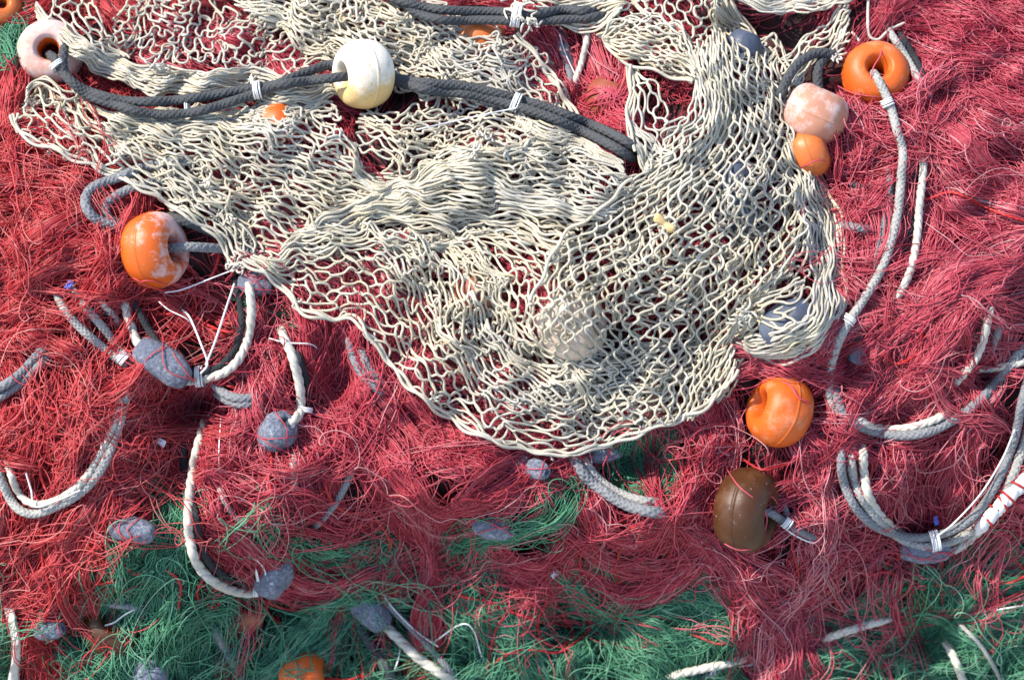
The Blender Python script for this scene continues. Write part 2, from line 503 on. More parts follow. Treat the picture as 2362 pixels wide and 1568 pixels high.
HI = dict(h0=22, h1=62, curl=0.09)
fan(RED_LEFT, [
    ([(-80, 385), (60, 385), (200, 405), (330, 450)], 130, 90, dict(curl=0.23)),
    ([(-90, 760), (60, 640), (180, 550), (300, 525)], 190, 95, HI),
    ([(-90, 660), (80, 560), (180, 480), (300, 430)], 120, 80, dict(curl=0.20)),
    ([(-60, 830), (60, 720), (150, 640), (250, 565)], 150, 85, HI),
    ([(20, 130), (0, 260), (10, 360), (30, 450)], 100, 60),
    ([(-60, 470), (60, 460), (150, 480), (230, 520)], 100, 80, dict(curl=0.27)),
    ([(130, 760), (150, 860), (140, 950), (110, 1080)], 150, 110),
    ([(30, 820), (60, 920), (50, 1060), (60, 1180)], 140, 110, dict(curl=0.20)),
    ([(230, 780), (220, 900), (180, 1010), (130, 1120)], 120, 100, dict(curl=0.22)),
    ([(250, 1000), (240, 1100), (190, 1220), (110, 1320), (20, 1390)], 170, 80, dict(h0=15, h1=60)),
    ([(340, 930), (325, 1050), (270, 1180), (190, 1290), (80, 1390)], 180, 90, dict(h0=10, h1=55)),
    ([(60, 1140), (50, 1250), (20, 1350), (10, 1450)], 140, 110, dict(curl=0.20)),
    ([(160, 1150), (130, 1250), (60, 1330), (-40, 1380)], 100, 100, dict(curl=0.20)),
    ([(290, 690), (370, 690), (440, 730), (520, 770)], 130, 90, dict(curl=0.23)),
    ([(320, 780), (360, 880), (330, 980), (300, 1060)], 100, 90, dict(curl=0.20)),
    ([(-40, 1330), (80, 1400), (200, 1400), (270, 1340)], 70, 70, dict(curl=0.20)),
    ([(40, 1420), (90, 1490), (120, 1560), (150, 1640)], 120, 90, dict(tint=(0.3, 0.15), h1=30)),
    ([(240, 640), (300, 700), (330, 780), (400, 840)], 60, 70, dict(curl=0.23)),
], 1)
fan(RED_MID, [
    ([(610, 720), (620, 840), (600, 950), (560, 1090)], 140, 90),
    ([(480, 930), (490, 1060), (520, 1190), (620, 1290)], 130, 90, dict(curl=0.25)),
    ([(650, 690), (740, 800), (765, 900), (770, 1020)], 130, 80, dict(curl=0.16)),
    ([(740, 700), (790, 830), (840, 980), (910, 1110), (1000, 1200)], 190, 75, HI),
    ([(820, 740), (890, 880), (980, 980), (1100, 1060)], 150, 70, HI),
    ([(620, 1020), (650, 1140), (650, 1250)], 120, 100, dict(curl=0.23)),
    ([(710, 980), (740, 1130), (740, 1290)], 130, 100, dict(curl=0.23)),
    ([(560, 1020), (560, 1140), (620, 1250), (720, 1310)], 90, 80, dict(curl=0.20)),
    ([(860, 1010), (930, 1130), (1010, 1200), (1090, 1170), (1160, 1110), (1220, 1060)], 190, 60, dict(h0=30, h1=75, curl=0.07)),
    ([(960, 1000), (1080, 1060), (1180, 1080), (1320, 1050)], 150, 80, dict(curl=0.23, h0=15, h1=60)),
    ([(760, 1210), (880, 1270), (1000, 1260), (1080, 1220)], 110, 80, dict(curl=0.20)),
    ([(980, 1200), (1002, 1320), (988, 1420), (970, 1550)], 130, 36, dict(h0=35, h1=75, curl=0.07)),
    ([(700, 1240), (800, 1290), (900, 1320)], 60, 60, dict(curl=0.20)),
    ([(1310, 1060), (1330, 1160), (1400, 1250), (1500, 1260), (1590, 1200), (1640, 1090)], 200, 60, dict(h0=25, h1=65, curl=0.09)),
    ([(1330, 1120), (1400, 1250), (1480, 1290), (1560, 1240)], 100, 60, dict(curl=0.25)),
    ([(1070, 1240), (1130, 1310), (1220, 1350), (1300, 1320), (1330, 1230)], 80, 50, dict(curl=0.23)),
    ([(1180, 1060), (1260, 1130), (1320, 1120), (1390, 1050)], 80, 60, dict(curl=0.18)),
    ([(560, 560), (700, 590), (830, 680), (900, 780)], 140, 100, dict(curl=0.18)),
    ([(330, 60), (450, 110), (600, 170), (780, 260)], 170, 130, dict(h1=34)),
    ([(560, 330), (700, 400), (830, 470), (950, 560)], 150, 110, dict(h1=34, curl=0.16)),
    ([(420, 400), (520, 450), (640, 560), (720, 640)], 130, 100, dict(h1=34)),
    ([(120, 330), (300, 360), (480, 420)], 80, 80, dict(h1=30)),
    ([(850, 600), (950, 720), (1060, 820), (1200, 900)], 150, 120, dict(h1=34)),
    ([(960, 540), (1060, 600), (1120, 680), (1180, 800)], 100, 90, dict(h1=30)),
    ([(1150, 940), (1300, 960), (1450, 960), (1600, 900)], 130, 100, dict(h1=30)),
    ([(460, 960), (450, 1040), (420, 1130), (330, 1180)], 60, 70, dict(h1=30, tint=(0.35, 0.2))),
    ([(1590, 930), (1620, 1020), (1610, 1100), (1560, 1180)], 140, 75, dict(curl=0.22)),
    ([(1640, 900), (1680, 1000), (1660, 1100), (1640, 1230)], 150, 80, dict(curl=0.22)),
    ([(1420, 1280), (1440, 1330), (1470, 1370), (1500, 1330)], 40, 40, dict(curl=0.23)),
    ([(500, 1230), (620, 1310), (740, 1350), (880, 1330)], 120, 60, dict(h0=36, h1=74)),
    ([(1640, 1250), (1560, 1330), (1440, 1360), (1340, 1330)], 110, 60, dict(h0=36, h1=74)),
    ([(1060, 1230), (1150, 1320), (1260, 1350), (1340, 1290)], 90, 40, dict(h0=36, h1=74)),
    ([(560, 1290), (590, 1400), (560, 1500), (540, 1600)], 14, 60, dict(h0=40, h1=74, curl=0.3)),
    ([(1000, 1330), (1150, 1400), (1350, 1400), (1500, 1480)], 10, 120, dict(h0=46, h1=74, curl=0.3)),
    ([(1250, 1330), (1230, 1430), (1260, 1560)], 10, 120, dict(h0=46, h1=74, curl=0.3)),
    ([(880, 1290), (860, 1400), (830, 1560)], 10, 90, dict(h0=46, h1=74, curl=0.3)),
], 2)
fan(RED_TOP, [
    ([(1230, 60), (1270, 150), (1330, 220), (1420, 260)], 120, 70, dict(curl=0.23)),
    ([(1400, 100), (1400, 170), (1380, 240), (1430, 320)], 130, 70, dict(curl=0.18)),
    ([(1330, 80), (1360, 160), (1380, 230)], 100, 70),
    ([(1340, 250), (1400, 300), (1470, 340)], 90, 70, dict(curl=0.20)),
    ([(1180, 120), (1240, 220), (1300, 290)], 90, 70, dict(curl=0.20)),
    ([(1420, 20), (1500, 60), (1600, 110)], 80, 90),
], 3)
fan(RED_RIGHT, [
    ([(1660, 850), (1760, 845), (1860, 850), (1950, 790)], 120, 40, dict(curl=0.18, h0=20, h1=60)),
    ([(1960, 400), (1990, 500), (1980, 600), (2010, 700)], 120, 90, dict(curl=0.20)),
    ([(2440, 560), (2270, 620), (2130, 700), (2000, 780), (1900, 850)], 200, 75, dict(h0=25, h1=75, curl=0.09)),
    ([(2440, 590), (2280, 660), (2180, 760), (2080, 880), (1990, 960)], 170, 90, dict(h0=15, h1=65, curl=0.18)),
    ([(2270, 640), (2230, 740), (2150, 860), (2060, 960)], 160, 100, dict(h0=15, h1=65, curl=0.23)),
    ([(2080, 60), (2200, 100), (2300, 110), (2450, 130)], 190, 120, dict(curl=0.23)),
    ([(2060, 0), (2200, 20), (2450, 40)], 170, 90, dict(curl=0.23)),
    ([(2080, 230), (2200, 330), (2300, 420), (2440, 500)], 210, 110, dict(h0=15, h1=60, curl=0.07)),
    ([(2130, 180), (2250, 230), (2440, 290)], 190, 110, dict(curl=0.25)),
    ([(2130, 340), (2250, 420), (2440, 520)], 170, 80, dict(h0=15, h1=60, curl=0.06)),
    ([(2200, 160), (2300, 180), (2440, 210)], 120, 100, dict(curl=0.25)),
    ([(1960, 220), (1990, 320), (2010, 430)], 150, 75, dict(curl=0.25)),
    ([(2010, 300), (2040, 400), (2030, 500), (1990, 600)], 130, 80, dict(curl=0.22)),
    ([(2120, 420), (2150, 520), (2120, 640)], 110, 90, dict(curl=0.22)),
    ([(2180, 480), (2300, 520), (2440, 540)], 120, 70, dict(curl=0.23)),
    ([(2330, 700), (2320, 800), (2290, 900), (2180, 960)], 100, 80, dict(curl=0.20)),
    ([(2050, 1000), (2060, 1100), (2080, 1190)], 150, 90, dict(curl=0.23)),
    ([(2150, 990), (2150, 1080), (2140, 1200)], 150, 90, dict(curl=0.23)),
    ([(2260, 940), (2230, 1030), (2190, 1150)], 150, 80, dict(curl=0.25)),
    ([(2010, 820), (2040, 900), (2100, 960), (2200, 960)], 130, 80, dict(curl=0.20)),
    ([(1850, 980), (1900, 1070), (1900, 1180), (1950, 1280)], 170, 90, dict(curl=0.20)),
    ([(1620, 1240), (1720, 1330), (1800, 1420), (1820, 1500), (1800, 1620)], 190, 80, dict(curl=0.20, h0=30, h1=78)),
    ([(1900, 1180), (1900, 1280), (1850, 1380), (1760, 1450), (1740, 1620)], 170, 80, dict(curl=0.23, h0=28, h1=74)),
    ([(1960, 1200), (2060, 1290), (2130, 1330), (2200, 1310)], 90, 60, dict(curl=0.20)),
    ([(1960, 1240), (2000, 1330), (1960, 1420), (1880, 1490)], 80, 70, dict(curl=0.20)),
    ([(2230, 1250), (2320, 1270), (2440, 1230)], 100, 60, dict(curl=0.20)),
    ([(2440, 1260), (2340, 1320), (2290, 1360), (2250, 1300)], 70, 40, dict(curl=0.20)),
    ([(1640, 1260), (1600, 1300), (1690, 1370), (1780, 1340)], 80, 60, dict(curl=0.23)),
    ([(2290, 1080), (2350, 1150), (2440, 1170)], 80, 70, dict(curl=0.20)),
    ([(2100, 1290), (2080, 1400), (2120, 1540)], 16, 120, dict(h0=46, h1=76, curl=0.3)),
    ([(1850, 1380), (2000, 1420), (2200, 1400), (2420, 1330)], 12, 90, dict(h0=46, h1=76, curl=0.2)),
    ([(1960, 960), (1960, 1060), (2000, 1180)], 90, 60, dict(curl=0.20)),
], 4)
fan(GREEN_LEFT, [
    ([(450, 1140), (410, 1240), (350, 1300), (290, 1400), (250, 1520)], 150, 60),
    ([(450, 1150), (430, 1300), (420, 1400), (430, 1620)], 150, 90, dict(curl=0.20)),
    ([(300, 1260), (310, 1400), (290, 1620)], 130, 90, dict(curl=0.20)),
    ([(870, 1270), (790, 1380), (670, 1480), (520, 1590)], 200, 45, dict(h0=20, h1=65, curl=0.07)),
    ([(150, 1480), (220, 1530), (300, 1600)], 90, 80, dict(curl=0.25)),
    ([(640, 1290), (760, 1330), (900, 1300)], 110, 70, dict(curl=0.20)),
    ([(470, 1380), (540, 1440), (520, 1560)], 110, 80, dict(curl=0.23)),
    ([(690, 1400), (780, 1450), (860, 1560)], 110, 90, dict(curl=0.20)),
    ([(180, 1330), (240, 1400), (320, 1440)], 90, 80, dict(curl=0.23)),
    ([(360, 1080), (400, 1160), (420, 1240)], 60, 60),
    ([(800, 1330), (900, 1350), (980, 1300)], 80, 70, dict(curl=0.20)),
    ([(520, 700), (640, 720), (760, 690)], 40, 60, dict(h1=22)),
    ([(430, 900), (450, 980), (430, 1060)], 50, 50, dict(h1=22)),
], 5, tint=(0.5, 0.22))
fan(GREEN_RIGHT, [
    ([(990, 1270), (1030, 1390), (1100, 1480), (1210, 1590)], 160, 90, dict(curl=0.23)),
    ([(1060, 1250), (1130, 1340), (1180, 1440), (1240, 1600)], 160, 110, dict(curl=0.20)),
    ([(1300, 1300), (1400, 1400), (1480, 1480), (1580, 1610)], 220, 55, dict(h0=18, h1=60, curl=0.07)),
    ([(1260, 1370), (1150, 1440), (1040, 1400)], 110, 90, dict(curl=0.22)),
    ([(1370, 1330), (1500, 1400), (1650, 1420), (1780, 1400)], 160, 80, dict(curl=0.23)),
    ([(2450, 1310), (2220, 1350), (2050, 1400), (1880, 1470)], 200, 60, dict(curl=0.09, h0=10, h1=55)),
    ([(2450, 1420), (2200, 1470), (2000, 1520), (1800, 1590)], 190, 80, dict(curl=0.20)),
    ([(1900, 1530), (2100, 1540), (2440, 1500)], 170, 100, dict(curl=0.23)),
    ([(1430, 1310), (1580, 1330), (1720, 1340)], 130, 70, dict(curl=0.18)),
    ([(1600, 1380), (1640, 1450), (1620, 1580)], 120, 90, dict(curl=0.22)),
    ([(1330, 1430), (1300, 1520), (1330, 1620)], 110, 100, dict(curl=0.20)),
    ([(2020, 1310), (2160, 1330), (2340, 1280)], 120, 70, dict(curl=0.18)),
    ([(900, 1480), (960, 1560), (1060, 1600)], 70, 90, dict(curl=0.20)),
    ([(1060, 1230), (1170, 1240), (1250, 1190), (1275, 1120)], 110, 40, dict(curl=0.20, h0=50, h1=86)),
    ([(1210, 1130), (1260, 1150), (1320, 1200), (1280, 1270)], 80, 44, dict(curl=0.20)),
    ([(2200, 1560), (2300, 1560), (2440, 1570)], 90, 60, dict(curl=0.23)),
], 6, tint=(0.48, 0.22))
fan(GREEN_NEST, [
    ([(1420, 990), (1430, 1070), (1490, 1130), (1550, 1100), (1570, 1010)], 130, 45, dict(curl=0.23)),
    ([(1490, 980), (1490, 1050), (1500, 1140)], 130, 60, dict(curl=0.23)),
], 7, tint=(0.4, 0.2))
fan(GREEN_CORNER, [
    ([(-60, 60), (10, 90), (30, 160)], 90, 60, dict(curl=0.20)),
    ([(60, 20), (30, 60), (0, 120)], 60, 40, dict(curl=0.20)),
], 8)
fan(RED_LEFT, [([(-60, 10), (40, 20), (120, -20)], 60, 50), ([(200, -30), (260, 20), (320, 60)], 80, 60), ([(330, -20), (400, 30), (480, 60)], 80, 70)], 9)

def fill():
    """loose low strands everywhere, so no bare heap shows between the locks or just outside the view"""
    r = rng_of(99)
    for k in range(330):
        x = r.uniform(-320, 2700); y = r.uniform(-260, 1850)
        if any((x - a) ** 2 + (y - b) ** 2 < 75 ** 2 for a, b in ((440, 950), (425, 1060), (1390, 1500), (2230, 1530), (900, 1480), (1700, 40), (2270, 870), (270, 1430), (1480, 1080), (560, 680))):
            continue
        a = r.uniform(0, 6.28)
        if x > 1900 and y < 700:
            a = r.normal(0.5, 0.5)
        ln = r.uniform(130, 300)
        cx, cy = math.cos(a) * ln / 2, math.sin(a) * ln / 2
        b = r.normal(0, 40, 2)
        g = [(x - cx, y - cy), (x + b[0], y + b[1]), (x + cx, y + cy)]
        lim = 1350 + 80 * math.sin(x / 150.0) + 40 * math.sin(x / 61.0) + (70 if x < 260 else 0)
        green = y > lim and not (1680 < x < 1900)
        if green:
            s = GREEN_LEFT if x < 940 else GREEN_RIGHT
        else:
            s = RED_LEFT if x < 470 else (RED_MID if x < 1640 else RED_RIGHT)
        inside = -20 < x < 2380 and -20 < y < 1590
        strands(s, g, (11 if green else 20) if inside else 26, 110, h0=0, h1=14 if inside else 40, curl=0.5, seed=5000 + k, tint=(0.36, 0.2), lump=False)
fill()

HULL = [(1720, 880), (1620, 1010), (1290, 1110), (960, 1020), (790, 840), (500, 690), (220, 420), (30, 300), (60, 200), (30, 40), (300, -40), (2000, -40), (1980, 30), (1850, 200), (1950, 560), (1945, 720), (1860, 830)]
def in_hull(x, y):
    c = False
    for i in range(len(HULL)):
        x1, y1 = HULL[i]; x2, y2 = HULL[i - 1]
        if (y1 > y) != (y2 > y) and x < (x2 - x1) * (y - y1) / (y2 - y1) + x1:
            c = not c
    return c

def net_at(x, y):
    lim = 1350 + 80 * math.sin(x / 150.0) + 40 * math.sin(x / 61.0) + (70 if x < 260 else 0)
    if y > lim and not (1680 < x < 1900):
        return GREEN_LEFT if x < 940 else GREEN_RIGHT
    return RED_LEFT if x < 470 else RED_MID if x < 1640 else RED_RIGHT

def cover():
    """loose curls that lie over the ropes and leads"""
    r = rng_of(4242)
    hull = [(1700, 850), (1600, 950), (1280, 1050), (1000, 930), (850, 760), (560, 620), (240, 380), (30, 300), (60, 200), (30, 40), (300, -40), (2000, -40), (1980, 30), (1850, 200), (1950, 560), (1945, 720), (1860, 830)]
    def inside(x, y):
        c = False
        for i in range(len(hull)):
            x1, y1 = hull[i]; x2, y2 = hull[i - 1]
            if (y1 > y) != (y2 > y) and x < (x2 - x1) * (y - y1) / (y2 - y1) + x1:
                c = not c
        return c
    fl = [(357, 577, 130), (2019, 174, 120), (1797, 946, 130), (1722, 1175, 140), (700, 1556, 110), (1880, 262, 120), (117, 122, 120)]
    S_ = dict(l=RED_LEFT, m=RED_MID, r=RED_RIGHT, gl=GREEN_LEFT, gr=GREEN_RIGHT)
    n = 0
    while n < 170:
        x, y = r.uniform(-60, 2420), r.uniform(-20, 1620)
        if inside(x, y) or any((x - a) ** 2 + (y - b) ** 2 < d * d for a, b, d in fl):
            continue
        n += 1
        lim = 1350 + 80 * math.sin(x / 150.0) + 40 * math.sin(x / 61.0) + (70 if x < 260 else 0)
        g = y > lim and not (1680 < x < 1900)
        key = ('gl' if x < 940 else 'gr') if g else ('l' if x < 470 else 'm' if x < 1640 else 'r')
        a = r.uniform(0, 6.28)
        L_ = r.uniform(90, 190)
        b = r.normal(0, 40, 2)
        pts = [(x - L_ * math.cos(a), y - L_ * math.sin(a)), (x + b[0], y + b[1]), (x + L_ * math.cos(a), y + L_ * math.sin(a))]
        strands(S_[key], pts, 5, 46, h0=50, h1=78, curl=0.7, seed=8000 + n, tint=(0.62, 0.2), lump=False)
cover()

def red_cords(soup, parent, paths, name='edge_cord', rad=3.3):
    s = Soup()
    for p in paths:
        q = [(a[0], a[1], a[2] if len(a) > 2 else 62) for a in p]
        c = spline(q, max(16, int(plen(p) / 3.0)))
        T = len(c)
        sarr = np.arange(T) * 3.0
        disp = lambda th, sarr=sarr: 1 + 0.22 * np.cos(2 * th[None, None, :] - sarr[None, :, None] * 0.42)
        P = at(c[:, 0], c[:, 1], c[:, 2])[None]
        v, f = tubes(P, rad * PX, 8, disp)
        s.add(v, f, rng_of(int(p[0][0])).uniform(0.2, 1))
    return s.build(name, M_REDCORD, parent)

def wander(seed, starts, n=5, step=70, ang=1.57, h=(45, 66)):
    r = rng_of(seed)
    out = []
    for (x, y) in starts:
        a = ang + r.normal(0, 0.7)
        pts = [(x, y, 20)]
        for k in range(n):
            a += r.normal(0, 0.75)
            x += step * math.cos(a) * r.uniform(0.6, 1.3); y += step * math.sin(a) * r.uniform(0.6, 1.3)
            pts.append((x, y, r.uniform(*h)))
        pts[-1] = (*pts[-1][:2], 15)
        out.append(pts)
    return out

# ------------------------------------------------------------------ the cream net
LIFTS = [(165, 95, 60, 34), (1318, 745, 78, 62), (1812, 745, 74, 48), (650, 292, 50, 20), (1108, 670, 55, 18), (1700, 150, 55, 30), (1705, 445, 50, 30), (1715, 300, 40, 24), (1408, 225, 50, -10)]
def lift(x, y):
    h = 0
    for (a, b, r, z) in LIFTS:
        h = h + z * np.exp(-(((x - a) ** 2 + (y - b) ** 2) / (r * r)) ** 1.5)
    return h

def patch(soup, guides, counts, half, h=70, amp=0.46, mean=-0.10, wob=7, seed=0, rad=2.8, skip=0.0, hj=7, tint=0.5, fold=0.0):
    """a sheet of net: cords run along the guides and lean on the next cord at every second half wave"""
    r = rng_of(seed)
    L = max(plen(g) for g in guides)
    nt = max(4, int(round(L / (half * 0.84))))
    counts = [int(round(c * 1.22)) for c in counts]
    M = 240
    G = np.stack([spline(g, M) for g in guides])
    cum = np.concatenate([[0], np.cumsum(counts)]).astype(float)
    nc = int(cum[-1])
    hs = np.broadcast_to(np.asarray(h, float), (len(guides),))
    T = nt * 12 + 1
    tau = np.linspace(0, nt, T)[None]
    k = np.arange(nc)[:, None]
    jit = 0.16 * np.sin(tau * 0.7 + k * 1.9 + seed) + 0.10 * np.sin(tau * 1.3 + k * 0.8)
    sgn = np.where(k % 2 == 0, 1.0, -1.0)
    kx = k + 0.0 * tau
    am = amp * (1 + 0.12 * noise(kx * 20, tau * 20 + 0 * k, 160, seed + 3))
    me = -mean * (1 + 0.7 * noise(kx * 20, tau * 20 + 0 * k, 200, seed + 4))
    c = k + 0.5 + sgn * am * np.cos(math.pi * (tau + jit)) + 0.10 * np.sin(tau * 2.1 + k * 2.7)
    t = (tau + me * np.sin(2 * math.pi * (tau + jit)) + 0.1 * np.sin(k * 1.7 + tau * 0.5)) / nt
    c = np.clip(c, 0, nc); t = np.clip(t, 0, 1)
    gi = np.interp(c, cum, np.arange(len(guides)))
    # cubic across guides, linear along
    i1 = np.clip(np.floor(gi).astype(int), 0, len(guides) - 2)
    f = gi - i1
    tm = t * (M - 1)
    j = np.clip(tm.astype(int), 0, M - 2)
    ft = (tm - j)[..., None]
    def S(i):
        return G[i, j] * (1 - ft) + G[i, j + 1] * ft
    nG = len(guides)
    p1, p2 = S(i1), S(i1 + 1)
    p0 = np.where((i1 > 0)[..., None], S(np.maximum(i1 - 1, 0)), 2 * p1 - p2)
    p3 = np.where((i1 + 2 < nG)[..., None], S(np.minimum(i1 + 2, nG - 1)), 2 * p2 - p1)
    F = f[..., None]
    p = 0.5 * (2 * p1 + (p2 - p0) * F + (2 * p0 - 5 * p1 + 4 * p2 - p3) * F ** 2 + (3 * p1 - p0 - 3 * p2 + p3) * F ** 3)
    x, y = p[..., 0], p[..., 1]
    x2 = x + wob * noise(x, y, 130, seed + 11) + 0.35 * wob * noise(x, y, 66, seed + 12)
    y2 = y + wob * noise(x, y, 130, seed + 13) + 0.35 * wob * noise(x, y, 66, seed + 14)
    hh = np.interp(gi, np.arange(nG), hs)
    hh = hh + 7 * noise(x, y, 80, seed + 15) + r.uniform(-hj, hj, (nc, 1)) * 0.5 + 1.6 * sgn * np.cos(math.pi * (tau * 0.5 + 0.3)) + hj * 0.4 * np.sin(tau * 1.7 + k * 2.3)
    if fold:
        hh = hh + fold * noise(x, y, 60, seed + 16)
    hh = hh + lift(x2, y2)
    x2 = x2 + 1.3 * np.sin(tau * 1.1 + k * 2.9) + 1.0 * np.sin(tau * 2.7 + k * 1.3)
    y2 = y2 + 1.3 * np.sin(tau * 0.9 + k * 4.1) + 1.0 * np.sin(tau * 2.3 + k * 2.3)
    keep = r.uniform(0, 1, nc) >= skip
    P = at(x2, y2, hh)[keep]
    v, q = tubes(P, rad * PX * r.uniform(0.92, 1.08, (len(P), 1)), 6)
    tn = np.clip(r.normal(tint, 0.2, len(P)), 0, 1)
    soup.add(v, q, np.repeat(tn, T * 6))

NET = Soup()
# upper left: slack meander rows above the rope
N1 = [[(250, 40), (330, -10), (440, -10), (560, 25), (680, 65), (780, 130)],
      [(255, 75), (370, 60), (480, 90), (610, 135), (720, 165)],
      [(240, 95), (330, 120), (410, 140), (520, 150), (620, 172), (720, 185)]]
patch(NET, N1, [3, 2], 27, h=50, amp=0.44, mean=-0.20, wob=8, seed=101, hj=3)
patch(NET, [[(x + 6, y + 8) for x, y in g] for g in N1], [2, 2], 27, h=34, amp=0.44, mean=-0.18, wob=12, seed=102, hj=3)
# the sheet towards the top and the right edge of the gap
N0 = [[(480, -40), (640, -40), (850, -10), (1020, 60), (1190, 80), (1260, 160), (1345, 300)],
      [(520, -20), (660, 10), (830, 60), (980, 110), (1100, 140), (1220, 210), (1330, 310)],
      [(560, 10), (680, 50), (810, 110), (930, 150), (1060, 190), (1180, 240), (1320, 330)],
      [(600, 40), (700, 90), (790, 150), (900, 200), (1030, 230), (1160, 270), (1320, 350)]]
patch(NET, N0, [5, 5, 5], 30, h=[62, 58, 56, 56], amp=0.5, mean=-0.14, wob=12, seed=103)
patch(NET, [[(x - 10, y - 4) for x, y in g] for g in N0], [9, 9, 8], 27, h=36, amp=0.5, mean=-0.13, wob=14, seed=104, tint=0.4)
N0b = [[(760, -40), (860, 30), (960, 110), (1060, 200)], [(900, -40), (960, 40), (1060, 110), (1180, 200)], [(980, -40), (1060, 50), (1180, 90), (1280, 200)]]
patch(NET, N0b, [7, 6], 28, h=48, amp=0.5, mean=-0.12, wob=11, seed=105)
# the tight fold at the upper left
N2 = [[(85, 10), (160, 80), (230, 112), (320, 143), (420, 155), (560, 165), (720, 178)],
      [(90, 50), (180, 115), (260, 155), (350, 180), (470, 200), (620, 208), (770, 205)],
      [(150, 110), (210, 165), (290, 200), (400, 225), (530, 232), (660, 235), (790, 232)]]
patch(NET, N2, [10, 8], 30, h=[66, 74, 58], amp=0.5, mean=-0.06, wob=7, seed=106, hj=12)
patch(NET, [[(85, -40), (110, 10), (150, 70), (250, 150)], [(160, -40), (175, 10), (200, 70), (270, 140)], [(230, -40), (225, 10), (240, 70), (290, 150)]], [3, 3], 34, h=66, wob=10, seed=107)
patch(NET, [[(150, 190), (250, 250), (400, 270), (600, 250), (760, 230)], [(200, 220), (280, 280), (420, 310), (600, 300), (800, 270)]], [9], 24, h=56, amp=0.6, mean=-0.15, wob=12, seed=108)
# the tongue on the left
N3 = [[(60, 215), (110, 183), (160, 205), (240, 275), (330, 335), (420, 385), (500, 440), (560, 500), (600, 570)],
      [(40, 240), (100, 230), (170, 290), (260, 345), (350, 395), (460, 455), (530, 520), (560, 590)],
      [(28, 265), (50, 310), (105, 336), (190, 372), (265, 405), (350, 445), (420, 490), (505, 550), (530, 610)]]
patch(NET, N3, [4, 4], 44, h=[62, 76, 58], amp=0.5, mean=-0.06, wob=10, seed=109, hj=10)
patch(NET, N3, [6, 3], 40, h=46, amp=0.5, mean=-0.1, wob=16, seed=110, tint=0.35)
# the middle of the left sheet, drawn tight towards the lower right
N4 = [[(440, 255), (550, 245), (660, 238), (740, 262), (790, 320), (830, 365), (890, 410), (960, 420)],
      [(300, 262), (400, 272), (490, 290), (580, 320), (670, 372), (770, 410), (850, 440), (930, 430)],
      [(260, 280), (380, 320), (480, 360), (580, 410), (680, 455), (780, 500), (860, 490)],
      [(240, 310), (360, 370), (460, 430), (560, 475), (650, 530), (740, 580), (800, 560)],
      [(260, 350), (360, 410), (450, 470), (520, 530), (600, 590), (680, 620)]]
patch(NET, N4, [10, 9, 6, 6], 34, h=[60, 66, 66, 62, 60], amp=0.5, mean=-0.07, wob=9, seed=111, hj=9)
patch(NET, N4[:4], [8, 8, 7], 36, h=46, amp=0.55, mean=-0.15, wob=18, seed=112, tint=0.4)
# the untidy middle behind the ridge
N5 = [[(840, 235), (930, 260), (1040, 250), (1180, 270), (1320, 320), (1440, 370)],
      [(820, 280), (930, 320), (1060, 320), (1200, 320), (1330, 350), (1450, 390)],
      [(820, 340), (920, 390), (1020, 390), (1160, 360), (1320, 370), (1460, 400)]]
patch(NET, N5, [6, 6], 30, h=58, amp=0.5, mean=-0.12, wob=11, seed=113)
patch(NET, [[(980, 200), (940, 290), (900, 360), (900, 440)], [(1100, 220), (1060, 300), (1000, 380), (960, 450)], [(1260, 260), (1200, 330), (1150, 380), (1100, 430)], [(1400, 310), (1380, 360), (1350, 390), (1320, 420)]], [7, 7, 7], 30, h=42, amp=0.5, mean=-0.12, wob=14, seed=114, tint=0.4)
# the ridge
N6 = [[(900, 425), (1000, 378), (1120, 345), (1220, 335), (1320, 352), (1430, 400), (1490, 440)],
      [(830, 455), (950, 415), (1050, 395), (1160, 408), (1260, 437), (1350, 465), (1430, 480)],
      [(740, 505), (850, 450), (950, 435), (1060, 440), (1180, 462), (1280, 493), (1360, 520)],
      [(690, 550), (800, 490), (920, 480), (1040, 490), (1150, 507), (1250, 535), (1310, 565)],
      [(640, 590), (750, 540), (880, 525), (1000, 540), (1110, 565), (1200, 610), (1250, 660)]]
patch(NET, N6, [9, 9, 8, 7], 42, h=[64, 74, 74, 70, 64], amp=0.5, mean=-0.05, wob=9, seed=115, hj=12)
patch(NET, N6, [9, 9, 8, 8], 34, h=[50, 56, 56, 54, 48], amp=0.55, mean=-0.12, wob=20, seed=116, tint=0.4)
# the fan below the ridge down to the hem
N7 = [[(560, 600), (640, 652), (700, 718), (760, 735), (815, 735), (868, 795), (935, 880), (1015, 948), (1115, 1006), (1280, 1046), (1400, 1024), (1500, 988), (1620, 940), (1700, 850)],
      [(600, 590), (720, 640), (820, 660), (900, 705), (970, 800), (1060, 890), (1180, 950), (1330, 965), (1460, 935), (1580, 870), (1670, 790)],
      [(640, 580), (760, 565), (880, 580), (960, 645), (1030, 740), (1110, 830), (1220, 885), (1340, 895), (1430, 860), (1540, 800)],
      [(700, 545), (820, 515), (950, 530), (1040, 600), (1110, 700), (1170, 790), (1260, 840), (1340, 850)]]
patch(NET, N7, [5, 6, 6], 40, h=[76, 78, 76, 72], amp=0.49, mean=-0.07, wob=11, seed=117, hj=8)
patch(NET, [[(x + 16, y - 16) for x, y in g] for g in N7], [3, 6, 7], 34, h=[34, 38, 38, 38], amp=0.52, mean=-0.08, wob=18, seed=118, tint=0.4)
patch(NET, [[(900, 560), (960, 600), (1000, 680), (1010, 760)], [(1010, 560), (1080, 620), (1110, 700), (1110, 790)], [(1120, 580), (1190, 650), (1190, 730), (1200, 810)]], [8, 9], 30, h=54, amp=0.6, mean=-0.15, wob=16, seed=119, tint=0.45)
